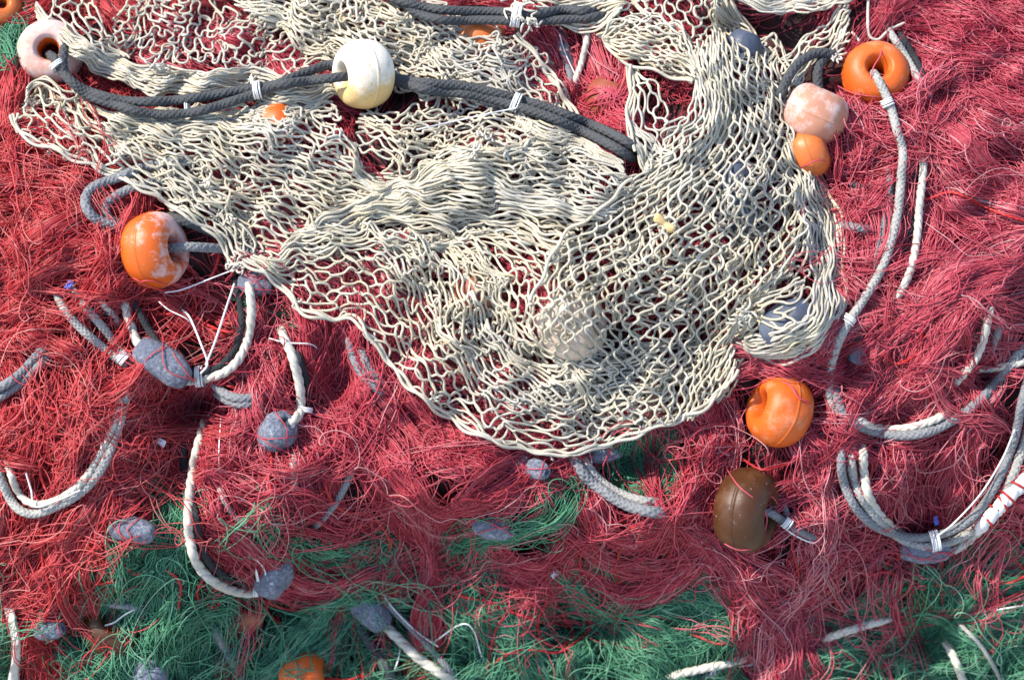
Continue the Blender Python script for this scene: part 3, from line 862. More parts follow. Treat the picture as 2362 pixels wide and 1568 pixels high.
patch(NET, [[(1180, 900), (1260, 870), (1310, 850), (1340, 800)], [(1230, 950), (1330, 920), (1390, 900), (1440, 880)], [(1300, 1010), (1400, 980), (1500, 960), (1560, 930)]], [7, 7], 26, h=58, amp=0.6, mean=-0.18, wob=14, seed=120)
patch(NET, [[(1000, 535), (1110, 565), (1205, 620), (1245, 690), (1228, 770)], [(960, 545), (1050, 610), (1120, 700), (1180, 790), (1260, 850)]], [8], 34, h=[60, 58], amp=0.52, mean=-0.1, wob=14, seed=141)
# the bag on the right
N8 = [[(1582, 122), (1601, 166), (1598, 218), (1573, 272), (1525, 326), (1493, 378), (1460, 415), (1404, 465), (1325, 522), (1285, 573), (1245, 638), (1223, 696), (1216, 757), (1252, 804), (1310, 859), (1332, 902)],
      [(1600, 115), (1620, 180), (1625, 260), (1600, 330), (1560, 390), (1484, 450), (1433, 523), (1382, 595), (1343, 667), (1325, 721), (1332, 794), (1353, 866), (1382, 950)],
      [(1625, 110), (1645, 190), (1650, 280), (1630, 350), (1600, 410), (1560, 450), (1534, 523), (1498, 613), (1469, 685), (1455, 757), (1455, 830), (1469, 902), (1487, 980)],
      [(1640, 60), (1670, 170), (1690, 280), (1685, 350), (1670, 400), (1661, 450), (1650, 523), (1632, 613), (1606, 685), (1585, 757), (1578, 830), (1570, 902), (1560, 968)],
      [(1650, 20), (1690, 100), (1740, 220), (1760, 320), (1760, 400), (1765, 450), (1758, 541), (1740, 631), (1704, 703), (1668, 776), (1632, 848), (1613, 920), (1596, 965)],
      [(1655, 10), (1740, 90), (1800, 200), (1830, 290), (1855, 370), (1875, 430), (1862, 505), (1835, 577), (1799, 638), (1744, 692), (1700, 757), (1690, 830), (1672, 884), (1640, 938)]]
patch(NET, N8, [5, 5, 5, 5, 5], 33, h=[72, 84, 86, 86, 82, 66], amp=0.48, mean=-0.025, wob=4.5, seed=121, hj=5)
patch(NET, [[(x + 25, y - 12) for x, y in g] for g in N8], [7, 6, 6, 6, 6], 33, h=[50, 44, 42, 42, 42, 44], amp=0.55, mean=-0.10, wob=18, seed=122, tint=0.45)
N8c = [[(1500, 400), (1420, 480), (1330, 560), (1270, 660)], [(1680, 400), (1620, 500), (1520, 600), (1420, 690)], [(1840, 420), (1800, 540), (1700, 640), (1560, 740)], [(1880, 460), (1860, 580), (1780, 680), (1640, 780)]]
patch(NET, N8c, [9, 9, 6], 30, h=[26, 22, 22, 24], amp=0.6, mean=-0.15, wob=24, seed=123, tint=0.35)
patch(NET, [[(1400, 820), (1500, 850), (1600, 840), (1680, 800)], [(1420, 900), (1520, 920), (1600, 900), (1660, 860)], [(1420, 960), (1500, 980), (1600, 950), (1650, 910)]], [5, 5], 34, h=36, amp=0.55, mean=-0.15, wob=20, seed=124, tint=0.35)
# the right edge running down into the round lobe
N9 = [[(1838, 290), (1880, 375), (1918, 450), (1940, 520), (1948, 600), (1945, 690), (1922, 760), (1872, 812), (1800, 834), (1730, 826)],
      [(1815, 330), (1860, 410), (1890, 490), (1910, 570), (1918, 640), (1908, 710), (1870, 770), (1810, 802), (1745, 810), (1712, 790)],
      [(1790, 380), (1835, 460), (1858, 540), (1872, 610), (1882, 660), (1870, 710), (1830, 745), (1770, 768), (1715, 775)]]
patch(NET, N9, [7, 8], 40, h=[44, 74, 66], amp=0.48, mean=-0.04, wob=5, seed=125, hj=9, tint=0.6)
patch(NET, N9, [6, 4], 40, h=[26, 54, 50], amp=0.5, mean=-0.08, wob=9, seed=126, hj=8)
patch(NET, [[(1862, 655), (1840, 690), (1790, 705), (1740, 730), (1710, 745)], [(1850, 640), (1800, 670), (1750, 690), (1700, 720)]], [4], 50, h=70, wob=6, seed=127)
patch(NET, [N9[2], [(1760, 560), (1790, 620), (1812, 660), (1812, 690), (1780, 712), (1730, 730), (1700, 740)]], [2], 44, h=[60, 44], amp=0.5, mean=-0.05, wob=8, seed=140)
# neck: the folded lobe, the window and the strands above
N10 = [[(1386, 80), (1412, 45), (1480, 40), (1550, 50), (1600, 105), (1612, 165)],
       [(1395, 85), (1440, 95), (1500, 100), (1560, 118), (1600, 160)],
       [(1388, 84), (1430, 135), (1470, 155), (1540, 178), (1598, 185)]]
patch(NET, N10, [6, 7], 36, h=[72, 86, 66], amp=0.48, mean=-0.06, wob=7, seed=128, hj=10)
patch(NET, N10, [6, 6], 30, h=50, amp=0.55, mean=-0.1, wob=14, seed=129, tint=0.4)
patch(NET, [[(1420, -40), (1440, 10), (1425, 50), (1420, 90)], [(1540, -40), (1545, 10), (1560, 60), (1590, 110)], [(1650, -40), (1655, 30), (1650, 90), (1640, 160)]], [7, 6], 30, h=60, amp=0.5, mean=-0.12, wob=10, seed=130)
patch(NET, [[(1450, 150), (1456, 220), (1450, 290), (1462, 350), (1480, 400)], [(1462, 150), (1476, 230), (1480, 300), (1500, 350), (1520, 400)], [(1475, 160), (1520, 220), (1550, 260), (1580, 290), (1570, 340)]], [5, 4], 40, h=[64, 60, 50], amp=0.5, mean=-0.1, wob=8, seed=131)
patch(NET, [[(1452, 280), (1490, 310), (1520, 330), (1550, 330)], [(1458, 340), (1490, 365), (1520, 370), (1550, 360)], [(1466, 390), (1490, 410), (1520, 420), (1540, 400)]], [7, 6], 26, h=62, amp=0.55, mean=-0.15, wob=9, seed=132)
patch(NET, [[(1650, 0), (1640, 120), (1660, 260), (1640, 380)], [(1720, 60), (1720, 180), (1730, 300), (1720, 420)], [(1800, 160), (1790, 260), (1800, 340), (1810, 430)]], [5, 5], 34, h=42, amp=0.55, mean=-0.12, wob=14, seed=133, tint=0.6)
# flap at the upper right and the swag along the top
patch(NET, [[(1800, 150), (1840, 110), (1890, 60), (1950, -10)], [(1820, 200), (1870, 130), (1920, 95), (1966, 30)], [(1850, 205), (1872, 150), (1915, 118), (1960, 90)]], [6, 6], 30, h=[44, 54, 58], amp=0.5, mean=-0.08, wob=7, seed=134, tint=0.6)
patch(NET, [[(1620, -80), (1760, -30), (1880, -30), (2010, -60)], [(1640, -30), (1750, 22), (1850, 34), (1930, 12), (2010, -16)]], [12], 34, h=78, amp=0.5, mean=-0.06, wob=6, seed=135, tint=0.6)
patch(NET, [[(1230, -30), (1300, -10), (1380, -10), (1450, -30)], [(1240, 40), (1310, 30), (1380, 15), (1440, 5)], [(1270, 58), (1340, 72), (1390, 64), (1430, 30)]], [8, 9], 46, h=[60, 72, 66], amp=0.48, mean=-0.05, wob=5, seed=136, hj=9)

cream = bpy.data.objects.new('cream_net', None)
COL.objects.link(cream)
cream.location = at(1180, 520, 0)
bpy.context.view_layer.update()
tag(cream, 'cream coloured knotless cord net draped in folds over the red nets', 'fishing net')
NET.build('netting', M_CREAM, cream)
HEM = Soup()
def hem(path, h, rad=4.0, seed=0, n=2):
    for k in range(n):
        c = spline(path, int(plen(path) / 4))
        s = np.arange(len(c)) * 4.0
        d = np.gradient(c, axis=0); d /= np.linalg.norm(d, axis=1, keepdims=True) + 1e-9
        o = 5 * np.sin(s / 30.0 + k * math.pi + seed) + 3 * np.sin(s / 13.0 + k)
        P = at(c[:, 0] - d[:, 1] * o, c[:, 1] + d[:, 0] * o, h + 3 * np.cos(s / 30.0 + k * math.pi) + lift(c[:, 0], c[:, 1]))[None]
        v, q = tubes(P, rad * PX, 6)
        HEM.add(v, q, 0.55 + 0.2 * k)
hem(N7[0], 84, seed=1)
hem(N3[2], 72, seed=2)
hem(N9[0], 52, seed=3, n=1)
hem([(1190, 78), (1245, 140), (1290, 205), (1345, 300)], 66, seed=4)
hem([(1450, 150), (1455, 220), (1449, 290), (1462, 350)], 70, seed=5, n=1)
hem(N10[2], 72, seed=6, n=1)
hem(N8[0][6:12], 88, seed=7, n=1)
HEM.build('hem_cord', M_CREAM, cream)

def tuft(px, py, h, n, size, seed, parent, name='mending_knot', mat=None, tint=0.85, rad=2.6):
    r = rng_of(seed)
    s = Soup()
    for k in range(n):
        a = r.uniform(0, 6.28)
        pts = [(px + r.normal(0, size * 0.12), py + r.normal(0, size * 0.12), h + 4)]
        for j in range(3):
            a += r.normal(0, 0.9)
            pts.append((pts[-1][0] + math.cos(a) * size * r.uniform(0.2, 0.5), pts[-1][1] + math.sin(a) * size * r.uniform(0.2, 0.5), h + r.uniform(0, 16)))
        c = spline(pts, 18)
        P = at(c[:, 0], c[:, 1], c[:, 2])[None]
        v, q = tubes(P, rad * PX * np.concatenate([np.ones(15), [0.9, 0.7, 0.3]])[None], 6)
        s.add(v, q, tint)
    return s.build(name, mat or M_CREAM, parent)
for k, (x, y, h, n, sz) in enumerate([(1722, 726, 92, 9, 34), (355, 155, 84, 7, 30), (590, 195, 84, 6, 26), (545, 612, 72, 10, 30), (528, 500, 74, 5, 20),
                                      (480, 420, 78, 5, 18), (112, 55, 80, 7, 26), (1932, 128, 78, 9, 24), (1700, 740, 80, 6, 24), (1190, 10, 112, 12, 40), (1222, 48, 110, 9, 34),
                                      (1120, 310, 78, 5, 20), (1090, 345, 80, 6, 22), (1170, 350, 70, 4, 18), (1000, 915, 70, 5, 18), (1270, 1046, 70, 4, 16), (1475, 990, 70, 4, 16),
                                      (1560, 965, 70, 4, 14), (860, 780, 68, 4, 14), (690, 700, 68, 4, 16)]):
    tuft(x, y, h, n, sz, 700 + k, cream)

# ------------------------------------------------------------------ floats
def lathe(profile, seg):
    pr = np.asarray(profile, float)
    th = np.arange(seg) * 2 * math.pi / seg
    v = np.stack([pr[:, None, 0] * np.cos(th), pr[:, None, 0] * np.sin(th), pr[:, None, 1] + 0 * th], -1)
    n = len(pr)
    i = np.arange(n * seg).reshape(n, seg)
    a = i
    b = np.roll(i, -1, 0)
    q = np.stack([a, np.roll(a, -1, 1), np.roll(b, -1, 1), b], -1).reshape(-1, 4)
    return v.reshape(-1, 3), q

def axis_matrix(axis, centre):
    a = axis[0] * U + axis[1] * V + axis[2] * N
    z = Vector(a).normalized()
    x = Vector(V).cross(z)
    if x.length < 1e-3:
        x = Vector(U)
    x.normalize()
    y = z.cross(x)
    m = Matrix((x, y, z)).transposed().to_4x4()
    m.translation = Vector(centre)
    return m

def float_ring(px, py, hc, R, L, axis, mat, label, hole=0.24, group=None, name='float', seed=0, inner=None):
    rh = R * hole
    rz = rh + 0.30 * (R - rh)
    prof = []
    ang = sorted([2 * math.pi * k / 64 for k in range(1, 64)] + [0.0, 0.022, 0.034, 2 * math.pi - 0.022, 2 * math.pi - 0.034])
    for p in ang:
        c, z = math.cos(p), math.sin(p)
        rr = rz + ((R - rz) * math.copysign(abs(c) ** 0.95, c) if c > 0 else (rz - rh) * c)
        zz = L * math.copysign(abs(z) ** 0.95, z)
        if p < 0.03 or p > 2 * math.pi - 0.03:
            rr += R * 0.009
        prof.append((rr * PX, zz * PX))
    v, q = lathe(prof, 72)
    r = rng_of(seed + 77)
    n3 = noise(v[:, 0] / PX, v[:, 1] / PX + 0.7 * v[:, 2] / PX, 70, seed + 5)
    v = v * (1 + 0.010 * n3[:, None])
    o = link_mesh(name, v, q[:, ::-1], mat)
    if inner:
        o.data.materials.append(inner)
        rad_ = np.hypot(v[:, 0], v[:, 1])[q].mean(1)
        o.data.polygons.foreach_set('material_index', (rad_ < PX * (rh + 0.10 * (R - rh))).astype(np.int32))
    c = at(px, py, hc)
    o.matrix_world = axis_matrix(axis, c)
    return tag(o, label, 'float', group)

FL = 'floats on the nets'
float_ring(117, 122, 40, 78, 56, (0.12, 0.05, 0.95), M_F_PINK, 'faded pinkish float half under the net, upper left corner', 0.26, FL, seed=1, inner=M_F_ORANGE)
float_ring(838, 172, 112, 80, 57, (-0.85, -0.14, 0.48), M_F_WHITE, 'chalky white float threaded on the charcoal double rope', 0.27, FL, seed=2)
float_ring(357, 577, 54, 88, 58, (0.93, 0.08, 0.34), M_F_ORANGE_WORN, 'orange float with whitish worn patches at the left on a grey rope', 0.26, FL, seed=3)
float_ring(2019, 174, 48, 79, 56, (-0.06, 0.28, 0.95), M_F_ORANGE, 'orange float with a pale rope leaving its centre hole, upper right', 0.24, FL, seed=4)
float_ring(1880, 262, 70, 76, 58, (0.40, 0.86, 0.22), M_F_SALMON, 'oval salmon float with white bloom beside the cream neck', 0.2, FL, seed=5)
float_ring(1866, 352, 36, 60, 42, (0.85, 0.3, 0.2), M_F_ORANGE_DULL, 'small orange float peeping out under the salmon oval float', 0.2, FL, seed=6)
float_ring(1797, 946, 40, 85, 58, (-0.88, 0.28, 0.34), M_F_ORANGE, 'smooth orange float in red net just below the round cream lobe', 0.26, FL, seed=7)
float_ring(1722, 1175, 60, 98, 60, (0.87, -0.13, 0.46), M_F_BROWN, 'glossy brown float in the red net at the lower right', 0.24, FL, seed=8)
float_ring(700, 1558, 56, 66, 56, (0.97, 0.12, 0.10), M_F_ORANGE, 'orange float under green threads at the bottom edge', 0.2, FL, seed=9)
float_ring(1408, 228, 12, 58, 44, (0.2, 0.9, 0.3), M_F_RUST, 'rusty red float wrapped in red threads in the gap beside the neck', 0.2, FL, seed=10)
float_ring(270, 1440, 6, 88, 66, (0.2, 0.45, 0.85), M_F_BROWN, 'dark brown float hidden behind green net at the lower left', 0.3, FL, seed=11)
float_ring(1318, 748, 18, 84, 66, (0.8, 0.1, 0.4), M_F_BEIGE, 'beige float showing through the cream bag mesh', 0.22, FL, seed=12)
float_ring(648, 294, 5, 60, 48, (0.7, 0.4, 0.4), M_F_ORANGE, 'orange float seen through the cream mesh below the charcoal double rope', 0.2, FL, seed=13)
float_ring(1108, 92, 0, 66, 48, (0.3, 0.8, 0.3), M_F_ORANGE_DULL, 'orange float behind the cream mesh at the top, under charcoal ropes', 0.2, FL, seed=14)
float_ring(1108, 672, 8, 62, 48, (0.3, 0.5, 0.7), M_F_RUST, 'rusty red float under the cream mesh left of the beige float', 0.2, FL, seed=15)
float_ring(1818, 748, 26, 52, 64, (0.85, 0.45, 0.2), M_F_SLATE, 'slate blue float inside the round cream lobe', 0.2, FL, seed=16)
float_ring(1700, 150, -16, 48, 80, (0.3, 0.9, 0.1), M_F_SLATE, 'slate blue float behind mesh near the top of the cream neck', 0.2, FL, seed=17)
float_ring(1700, 455, 0, 44, 80, (-0.2, 0.95, 0.1), M_F_SLATE, 'slate blue float behind mesh above the yellow husk', 0.2, FL, seed=18)
float_ring(2, 18, 40, 52, 40, (0.3, 0.2, 0.9), M_F_ORANGE_DULL, 'dull orange float cut by the top left corner', 0.2, FL, seed=19)
float_ring(562, 1412, 10, 52, 40, (0.3, 0.6, 0.6), M_F_RUST, 'rusty float below the lead on the long cream rope loop', 0.2, FL, seed=20)

def over(px, py, hc, R, L, axis, parent, mat, paths, rad=1.6, name='thread', base=44):
    """single threads lying over a float"""
    a = np.asarray(axis, float); a /= np.linalg.norm(a)
    R, L = R * 1.04, L * 1.07
    Mx = (np.eye(3) - np.outer(a, a)) / R ** 2 + np.outer(a, a) / L ** 2
    c0 = at(px, py, hc)
    S_ = Soup()
    for p in paths:
        c = spline(p, max(24, int(plen(p) / 4)))
        dx, dy = c[:, 0] - px, -(c[:, 1] - py)
        A = Mx[2, 2]
        B = 2 * (Mx[0, 2] * dx + Mx[1, 2] * dy)
        C = Mx[0, 0] * dx ** 2 + 2 * Mx[0, 1] * dx * dy + Mx[1, 1] * dy ** 2 - 1
        D = np.clip(B * B - 4 * A * C, 0, None)
        w = np.where(D > 0, (-B + np.sqrt(D)) / (2 * A), -999) + 3.0
        low = ((at(c[:, 0], c[:, 1], np.full(len(c), base)) - c0) @ N) / PX
        w = np.maximum(w, low)
        for _ in range(6):
            w[1:-1] = np.maximum(w[1:-1], 0.5 * (w[:-2] + w[2:]))
        P = c0 + PX * (dx[:, None] * U + dy[:, None] * V + w[:, None] * N)
        v, q = tubes(P[None], rad * PX, 5)
        S_.add(v, q, 0.55)
    return S_.build(name, mat, parent)
# ------------------------------------------------------------------ lead weights
LEADS = []
def lead(px, py, h, length, R, axis, label, seed, flat=1.0):
    prof = [(R * 0.36, -0.5), (R * 0.52, -0.5), (R * 0.70, -0.46), (R * 0.88, -0.34), (R, -0.2), (R * 1.02, 0), (R, 0.2),
            (R * 0.86, 0.34), (R * 0.68, 0.46), (R * 0.52, 0.5), (R * 0.36, 0.5), (R * 0.3, 0.3), (R * 0.3, -0.3)]
    prof = spline([(a, b * length) for a, b in prof] + [prof[0] if False else (prof[0][0], prof[0][1] * length)], 48)[:-1]
    v, q = lathe([(a * PX, b * PX) for a, b in prof], 40)
    ang = np.arctan2(v[:, 1], v[:, 0])
    z = v[:, 2] / PX
    k = 1 + 0.05 * noise(ang * 30 + 0 * z, z, 55, seed) + 0.03 * noise(np.cos(ang) * 40, np.sin(ang) * 40 + z, 22, seed + 1) + 0.035 * np.cos(3 * ang + seed)
    v[:, 0] *= k
    v[:, 1] *= k * flat
    o = link_mesh('lead_weight', v, q[:, ::-1], M_LEAD)
    o.matrix_world = axis_matrix(axis, at(px, py, h))
    LEADS.append((px, py, h, R, length * 0.55, axis, seed))
    return tag(o, label, 'lead weight', 'lead weights on the net ropes')
lead(375, 838, 74, 138, 37, (0.80, -0.58, 0.0), 'large blue grey lead on the cream and black rope loop', 1)
lead(640, 996, 60, 86, 42, (0.5, 0.5, 0.5), 'stubby blue grey lead under the short cream rope end', 2)
lead(632, 1325, 62, 108, 40, (0.42, 0.85, 0.1), 'blue grey lead at the end of the long cream rope loop', 3)
lead(853, 1403, 64, 118, 39, (0.60, -0.75, 0.1), 'slanted blue grey lead above the cream twisted rope near the bottom', 4)
lead(2132, 1268, 66, 118, 30, (0.98, -0.02, 0.05), 'lead wedged under the grey rope ring at the lower right', 5)
lead(1140, 1210, 56, 100, 32, (0.97, -0.1, 0.1), 'lead in the green threads below the hem of the cream net', 6)
lead(1238, 1082, 66, 60, 22, (0.75, -0.2, 0.6), 'small round lead end just under the lowest point of the hem', 7)
lead(1196, 1072, 46, 60, 24, (0.75, 0.3, 0.1), 'lead half buried in red net left of the small round lead end', 8)
lead(305, 1222, 50, 100, 29, (0.97, -0.15, 0.05), 'lead between red and green net at the left', 9)
lead(115, 1452, 40, 70, 24, (0.9, 0.2, 0.2), 'small lead beside the pale strap in the lower left corner', 10)
lead(348, 1552, 46, 95, 42, (0.2, 0.9, 0.3), 'lead behind green threads on the bottom edge at the left', 11)
lead(1992, 792, 42, 100, 26, (0.45, 0.85, 0.1), 'dark lead in the red net right of the round cream lobe', 12)
lead(1390, 1042, 30, 90, 26, (0.9, 0.2, 0.1), 'lead lying under the cream hem beside the green clump', 13)
lead(590, 655, 30, 80, 26, (0.9, -0.1, 0.1), 'lead in shade below the white knot of the cream net', 14)

# ------------------------------------------------------------------ ropes
def rope(pts, R, mat, label, style='braid', h=52, name='rope', group='ropes running through the nets', bury=True):
    R = R * 0.86
    p = [(a[0], a[1], a[2] if len(a) > 2 else h) for a in pts]
    if min(a[1] for a in pts) > 1350:
        p = [(x, y, z + 16 if z > 20 else z) for x, y, z in p]
    if bury:
        if len(pts[0]) < 3: p[0] = (p[0][0], p[0][1], -30)
        if len(pts[-1]) < 3: p[-1] = (p[-1][0], p[-1][1], -30)
    for e in (0, -1):
        if p[e][2] <= 20:
            p[e] = (p[e][0], p[e][1], -32)
    if bury:
        for e, e2 in ((0, 1), (-1, -2)):
            x, y = p[e][0], p[e][1]
            if p[e][2] <= -30 and not in_hull(x, y) and -60 < x < 2420 and -60 < y < 1630:
                r = rng_of(int(x * 7 + y))
                a = math.atan2(p[e][1] - p[e2][1], p[e][0] - p[e2][0]) + math.pi / 2 + r.normal(0, 0.4)
                ix, iy = 0.6 * x + 0.4 * p[e2][0], 0.6 * y + 0.4 * p[e2][1]
                l = r.uniform(70, 120)
                g = [(ix - l * math.cos(a), iy - l * math.sin(a)), (ix + r.normal(0, 14), iy + r.normal(0, 14)), (ix + l * math.cos(a), iy + l * math.sin(a))]
                strands(net_at(x, y), g, 28, 46, h0=46, h1=80, curl=0.25, seed=int(x * 3 + y), tint=(0.5, 0.2))
    n = max(24, int(plen(p) / 2.0))
    c = spline(p, n)
    # the small wander a heavy rope has
    sd = int(abs(p[0][0]) * 3 + abs(p[0][1]))
    s = np.linspace(0, plen(p), n)
    c[:, 0] += 1.6 * np.sin(s / 41.0 + sd); c[:, 1] += 1.6 * np.sin(s / 53.0 + sd * 2)
    P = at(c[:, 0], c[:, 1], c[:, 2])[None]
    # keep steep jumps of the mound out of the rope
    for _ in range(14):
        P[:, 1:-1] = 0.25 * P[:, :-2] + 0.5 * P[:, 1:-1] + 0.25 * P[:, 2:]
    rad = np.full(n, R * PX)
    e = np.minimum(np.arange(n), np.arange(n)[::-1])
    rad *= np.sqrt(np.clip((e + 0.15) / 4.0, 0, 1))
    if style == 'braid':
        k = 5
        def disp(th):
            a = np.cos(k * th[None, :] + s[:, None] * 0.42 * 12 / R)
            b = np.cos(k * th[None, :] - s[:, None] * 0.42 * 12 / R)
            return (0.90 + 0.17 * np.maximum(a, b))[None]
        sides = 28
    else:
        def disp(th):
            a = np.abs(np.cos(1.5 * th[None, :] - s[:, None] * 0.125 * 12 / R))
            fine = 0.02 * np.cos(9 * th[None, :] + s[:, None] * 0.5)
            return (0.72 + 0.33 * np.sqrt(a) + fine)[None]
        sides = 26
    v, q = tubes(P, rad[None], sides, disp)
    o = link_mesh(name, v, q, mat)
    return tag(o, label, 'rope', group)

def tie(px, py, h, ang, w, d, parent, turns=4, name='twine_tie', rad=1.9):
    """white twine wound round a rope or a pair; ang is the rope's direction, w the half width, d the half depth"""
    w, d = w * 0.9, d * 0.92
    n = turns * 22
    t = np.linspace(0, turns * 2 * math.pi, n)
    along = np.linspace(-turns * 2.3, turns * 2.3, n) + 0.8 * np.sin(t * 0.37)
    dx, dy = math.cos(ang), math.sin(ang)
    lat = w * np.cos(t)
    x = px + dx * along - dy * lat
    y = py + dy * along + dx * lat
    P = at(np.full(n, px), np.full(n, py), np.full(n, h))
    c = P[0]
    P = c + PX * ((x - px)[:, None] * U - (y - py)[:, None] * V + (d * np.sin(t))[:, None] * N)
    v, q = tubes(P[None], rad * PX, 6)
    return link_mesh(name, v, q, M_TWINE, parent)

def twine(pts, label, rad=1.9, mat=None, h=70, name='twine'):
    p = [(a[0], a[1], a[2] if len(a) > 2 else h) for a in pts]
    c = spline(p, max(20, int(plen(p) / 4)))
    P = at(c[:, 0], c[:, 1], c[:, 2])[None]
    v, q = tubes(P, 0.85 * rad * PX, 7)
    return tag(link_mesh(name, v, q, mat or M_TWINE), label, 'twine', 'loose twine on the nets')

# charcoal double rope through the white float
ra = rope([(104, 122, 40), (124, 134, 84), (148, 172, 108), (190, 205, 106), (260, 229, 102), (330, 236, 102), (450, 225, 106), (600, 203, 108), (700, 188, 118), (775, 178, 136), (812, 175, 126), (870, 178, 108), (920, 192, 106),
           (1000, 210, 100), (1090, 218, 98), (1180, 243, 92), (1280, 276, 86), (1370, 315, 76), (1440, 352, 60), (1480, 380, 10)], 12.5, M_ROPE_DARK, 'charcoal rope running through the hole of the chalky white float')
rb = rope([(160, 70, 40), (152, 105, 96), (146, 140, 104), (155, 178, 106), (200, 220, 102), (270, 245, 98), (350, 262, 98), (430, 260, 100), (510, 243, 104), (600, 214, 106), (690, 172, 104), (770, 148, 90), (850, 165, 80), (905, 182, 100),
           (980, 192, 102), (1060, 196, 102), (1130, 212, 100), (1200, 233, 96), (1300, 262, 90), (1390, 298, 82), (1455, 335, 66), (1495, 365, 10)], 12.5, M_ROPE_DARK, 'charcoal rope passing behind the chalky white float')
tie(594, 208, 108, -0.2, 22, 20, ra, 4); tie(432, 246, 100, -0.1, 24, 16, rb, 2); tie(1190, 237, 98, 0.35, 24, 19, ra, 4); tie(134, 150, 104, 0.9, 20, 18, ra, 3)
rt = rope([(870, -20, 70), (930, 2, 92), (1000, 22, 96), (1080, 28, 96), (1160, 28, 98), (1220, 34, 98), (1300, 22, 96), (1360, 30, 80), (1420, 20, 20)], 12.5, M_ROPE_DARK, 'upper charcoal rope along the top edge of the heap')
rt2 = rope([(900, -20, 50), (960, 30, 84), (1030, 46, 92), (1110, 47, 92), (1180, 50, 92), (1250, 50, 92), (1320, 44, 86), (1390, 36, 70), (1440, 30, 10)], 12, M_ROPE_DARK, 'lower charcoal rope along the top edge, under the knot')
tie(1192, 37, 96, 0.15, 29, 23, rt, 5, rad=2.4)
# grey rope loop and float rope on the left
rope([(500, 370, 20), (420, 372, 44), (340, 385, 58), (268, 412, 70), (215, 432, 74), (197, 466, 76), (215, 500, 74), (258, 520, 66), (310, 530, 40), (360, 545, 4)], 13, M_ROPE_GREY, 'outer strand of the grey rope loop left of the cream net')
rope([(520, 395, 14), (440, 405, 34), (360, 420, 50), (290, 440, 60), (246, 468, 64), (248, 500, 60), (290, 520, 30), (320, 530, 0)], 12, M_ROPE_GREY, 'inner strand of the grey rope loop left of the cream net')
rope([(357, 577, 54), (405, 572, 70), (440, 571, 68), (500, 573, 62), (570, 578, 50), (640, 588, 30), (700, 590, 4)], 12.5, M_ROPE_GREY, 'grey rope leaving the hole of the worn orange float')
rope([(385, 495, 40), (430, 510, 62), (480, 532, 58), (540, 556, 50), (610, 574, 44), (690, 570, 20)], 13, M_ROPE_DARK, 'charcoal rope behind the worn orange float')
rope([(235, 582, 10), (262, 578, 52), (300, 578, 60), (357, 577, 62)], 11, M_ROPE_PALE, 'pale rope end at the left side of the worn orange float')
# the cream and black loop
rc_ = rope([(292, 660, 20), (290, 700, 62), (302, 745, 72), (322, 795, 76), (375, 838, 74), (425, 878, 74), (475, 874, 80), (528, 852, 80), (563, 802, 78), (579, 730, 74), (577, 670, 66), (568, 610, 20)], 12, M_ROPE_CREAM, 'cream twisted rope threaded through the large lead', 'laid')
rbk = rope([(290, 660, 10), (305, 690, 66), (332, 738, 76), (362, 790, 82), (398, 828, 84), (432, 856, 82), (470, 858, 84), (512, 842, 82), (544, 798, 76), (556, 735, 70), (548, 670, 50), (540, 620, 0)], 9.5, M_ROPE_BLACK, 'black braided cord tied along the rope of the large lead')
tie(460, 868, 82, -0.1, 26, 18, rc_, 4)
twine([(462, 862, 100), (478, 838, 100), (462, 790, 96), (438, 733, 86), (420, 715, 60)], 'left arm of the white twine fork above the large lead', 3.0)
twine([(474, 842, 100), (495, 790, 98), (520, 715, 92), (540, 655, 80)], 'right arm of the white twine fork above the large lead', 3.0)
twine([(545, 620, 76), (480, 645, 88), (420, 668, 80), (380, 675, 60)], 'white twine from the cream knot to the worn orange float')
twine([(360, 690, 60), (390, 715, 78), (430, 735, 80), (450, 760, 50)], 'short white twine in red net below the worn orange float')
twine([(620, 780, 60), (660, 790, 70), (720, 795, 66), (740, 820, 30)], 'white twine across the red net above the short cream rope')
twine([(510, 960, 60), (505, 1040, 66), (508, 1120, 40)], 'thin white twine hanging beside the long cream loop', 1.8)
# pale ropes on the left
rp = rope([(125, 640, 10), (132, 672, 60), (150, 712, 66), (190, 762, 66), (240, 806, 64), (285, 838, 56), (330, 860, 4)], 11, M_ROPE_PALE, 'pale braided rope slanting left of the large lead')
rope([(160, 630, 10), (168, 662, 56), (192, 702, 62), (232, 752, 62), (272, 800, 60), (310, 842, 40), (340, 870, 4)], 11, M_ROPE_PALE, 'second pale braided rope, nearer the large lead', )
rope([(185, 640, 0), (203, 665, 50), (230, 700, 54), (262, 740, 40), (290, 770, 0)], 9, M_ROPE_BLACK, 'short black cord between the pale ropes at the left')
rope([(205, 645, 0), (222, 672, 52), (248, 712, 54), (280, 750, 30)], 11, M_ROPE_CREAM, 'short cream twisted rope in the red net at the left', 'laid')
tie(284, 826, 66, 0.7, 17, 14, rp, 5, rad=2.2)
rope([(125, 760, 20), (108, 795, 62), (75, 832, 66), (40, 868, 66), (-10, 900, 60), (-70, 930, 10)], 12, M_ROPE_GREY, 'upper grey rope crossing the left edge')
rope([(130, 785, 10), (112, 815, 52), (80, 850, 58), (46, 885, 58), (-6, 922, 56), (-70, 955, 10)], 11, M_ROPE_GREY, 'lower grey rope crossing the left edge')
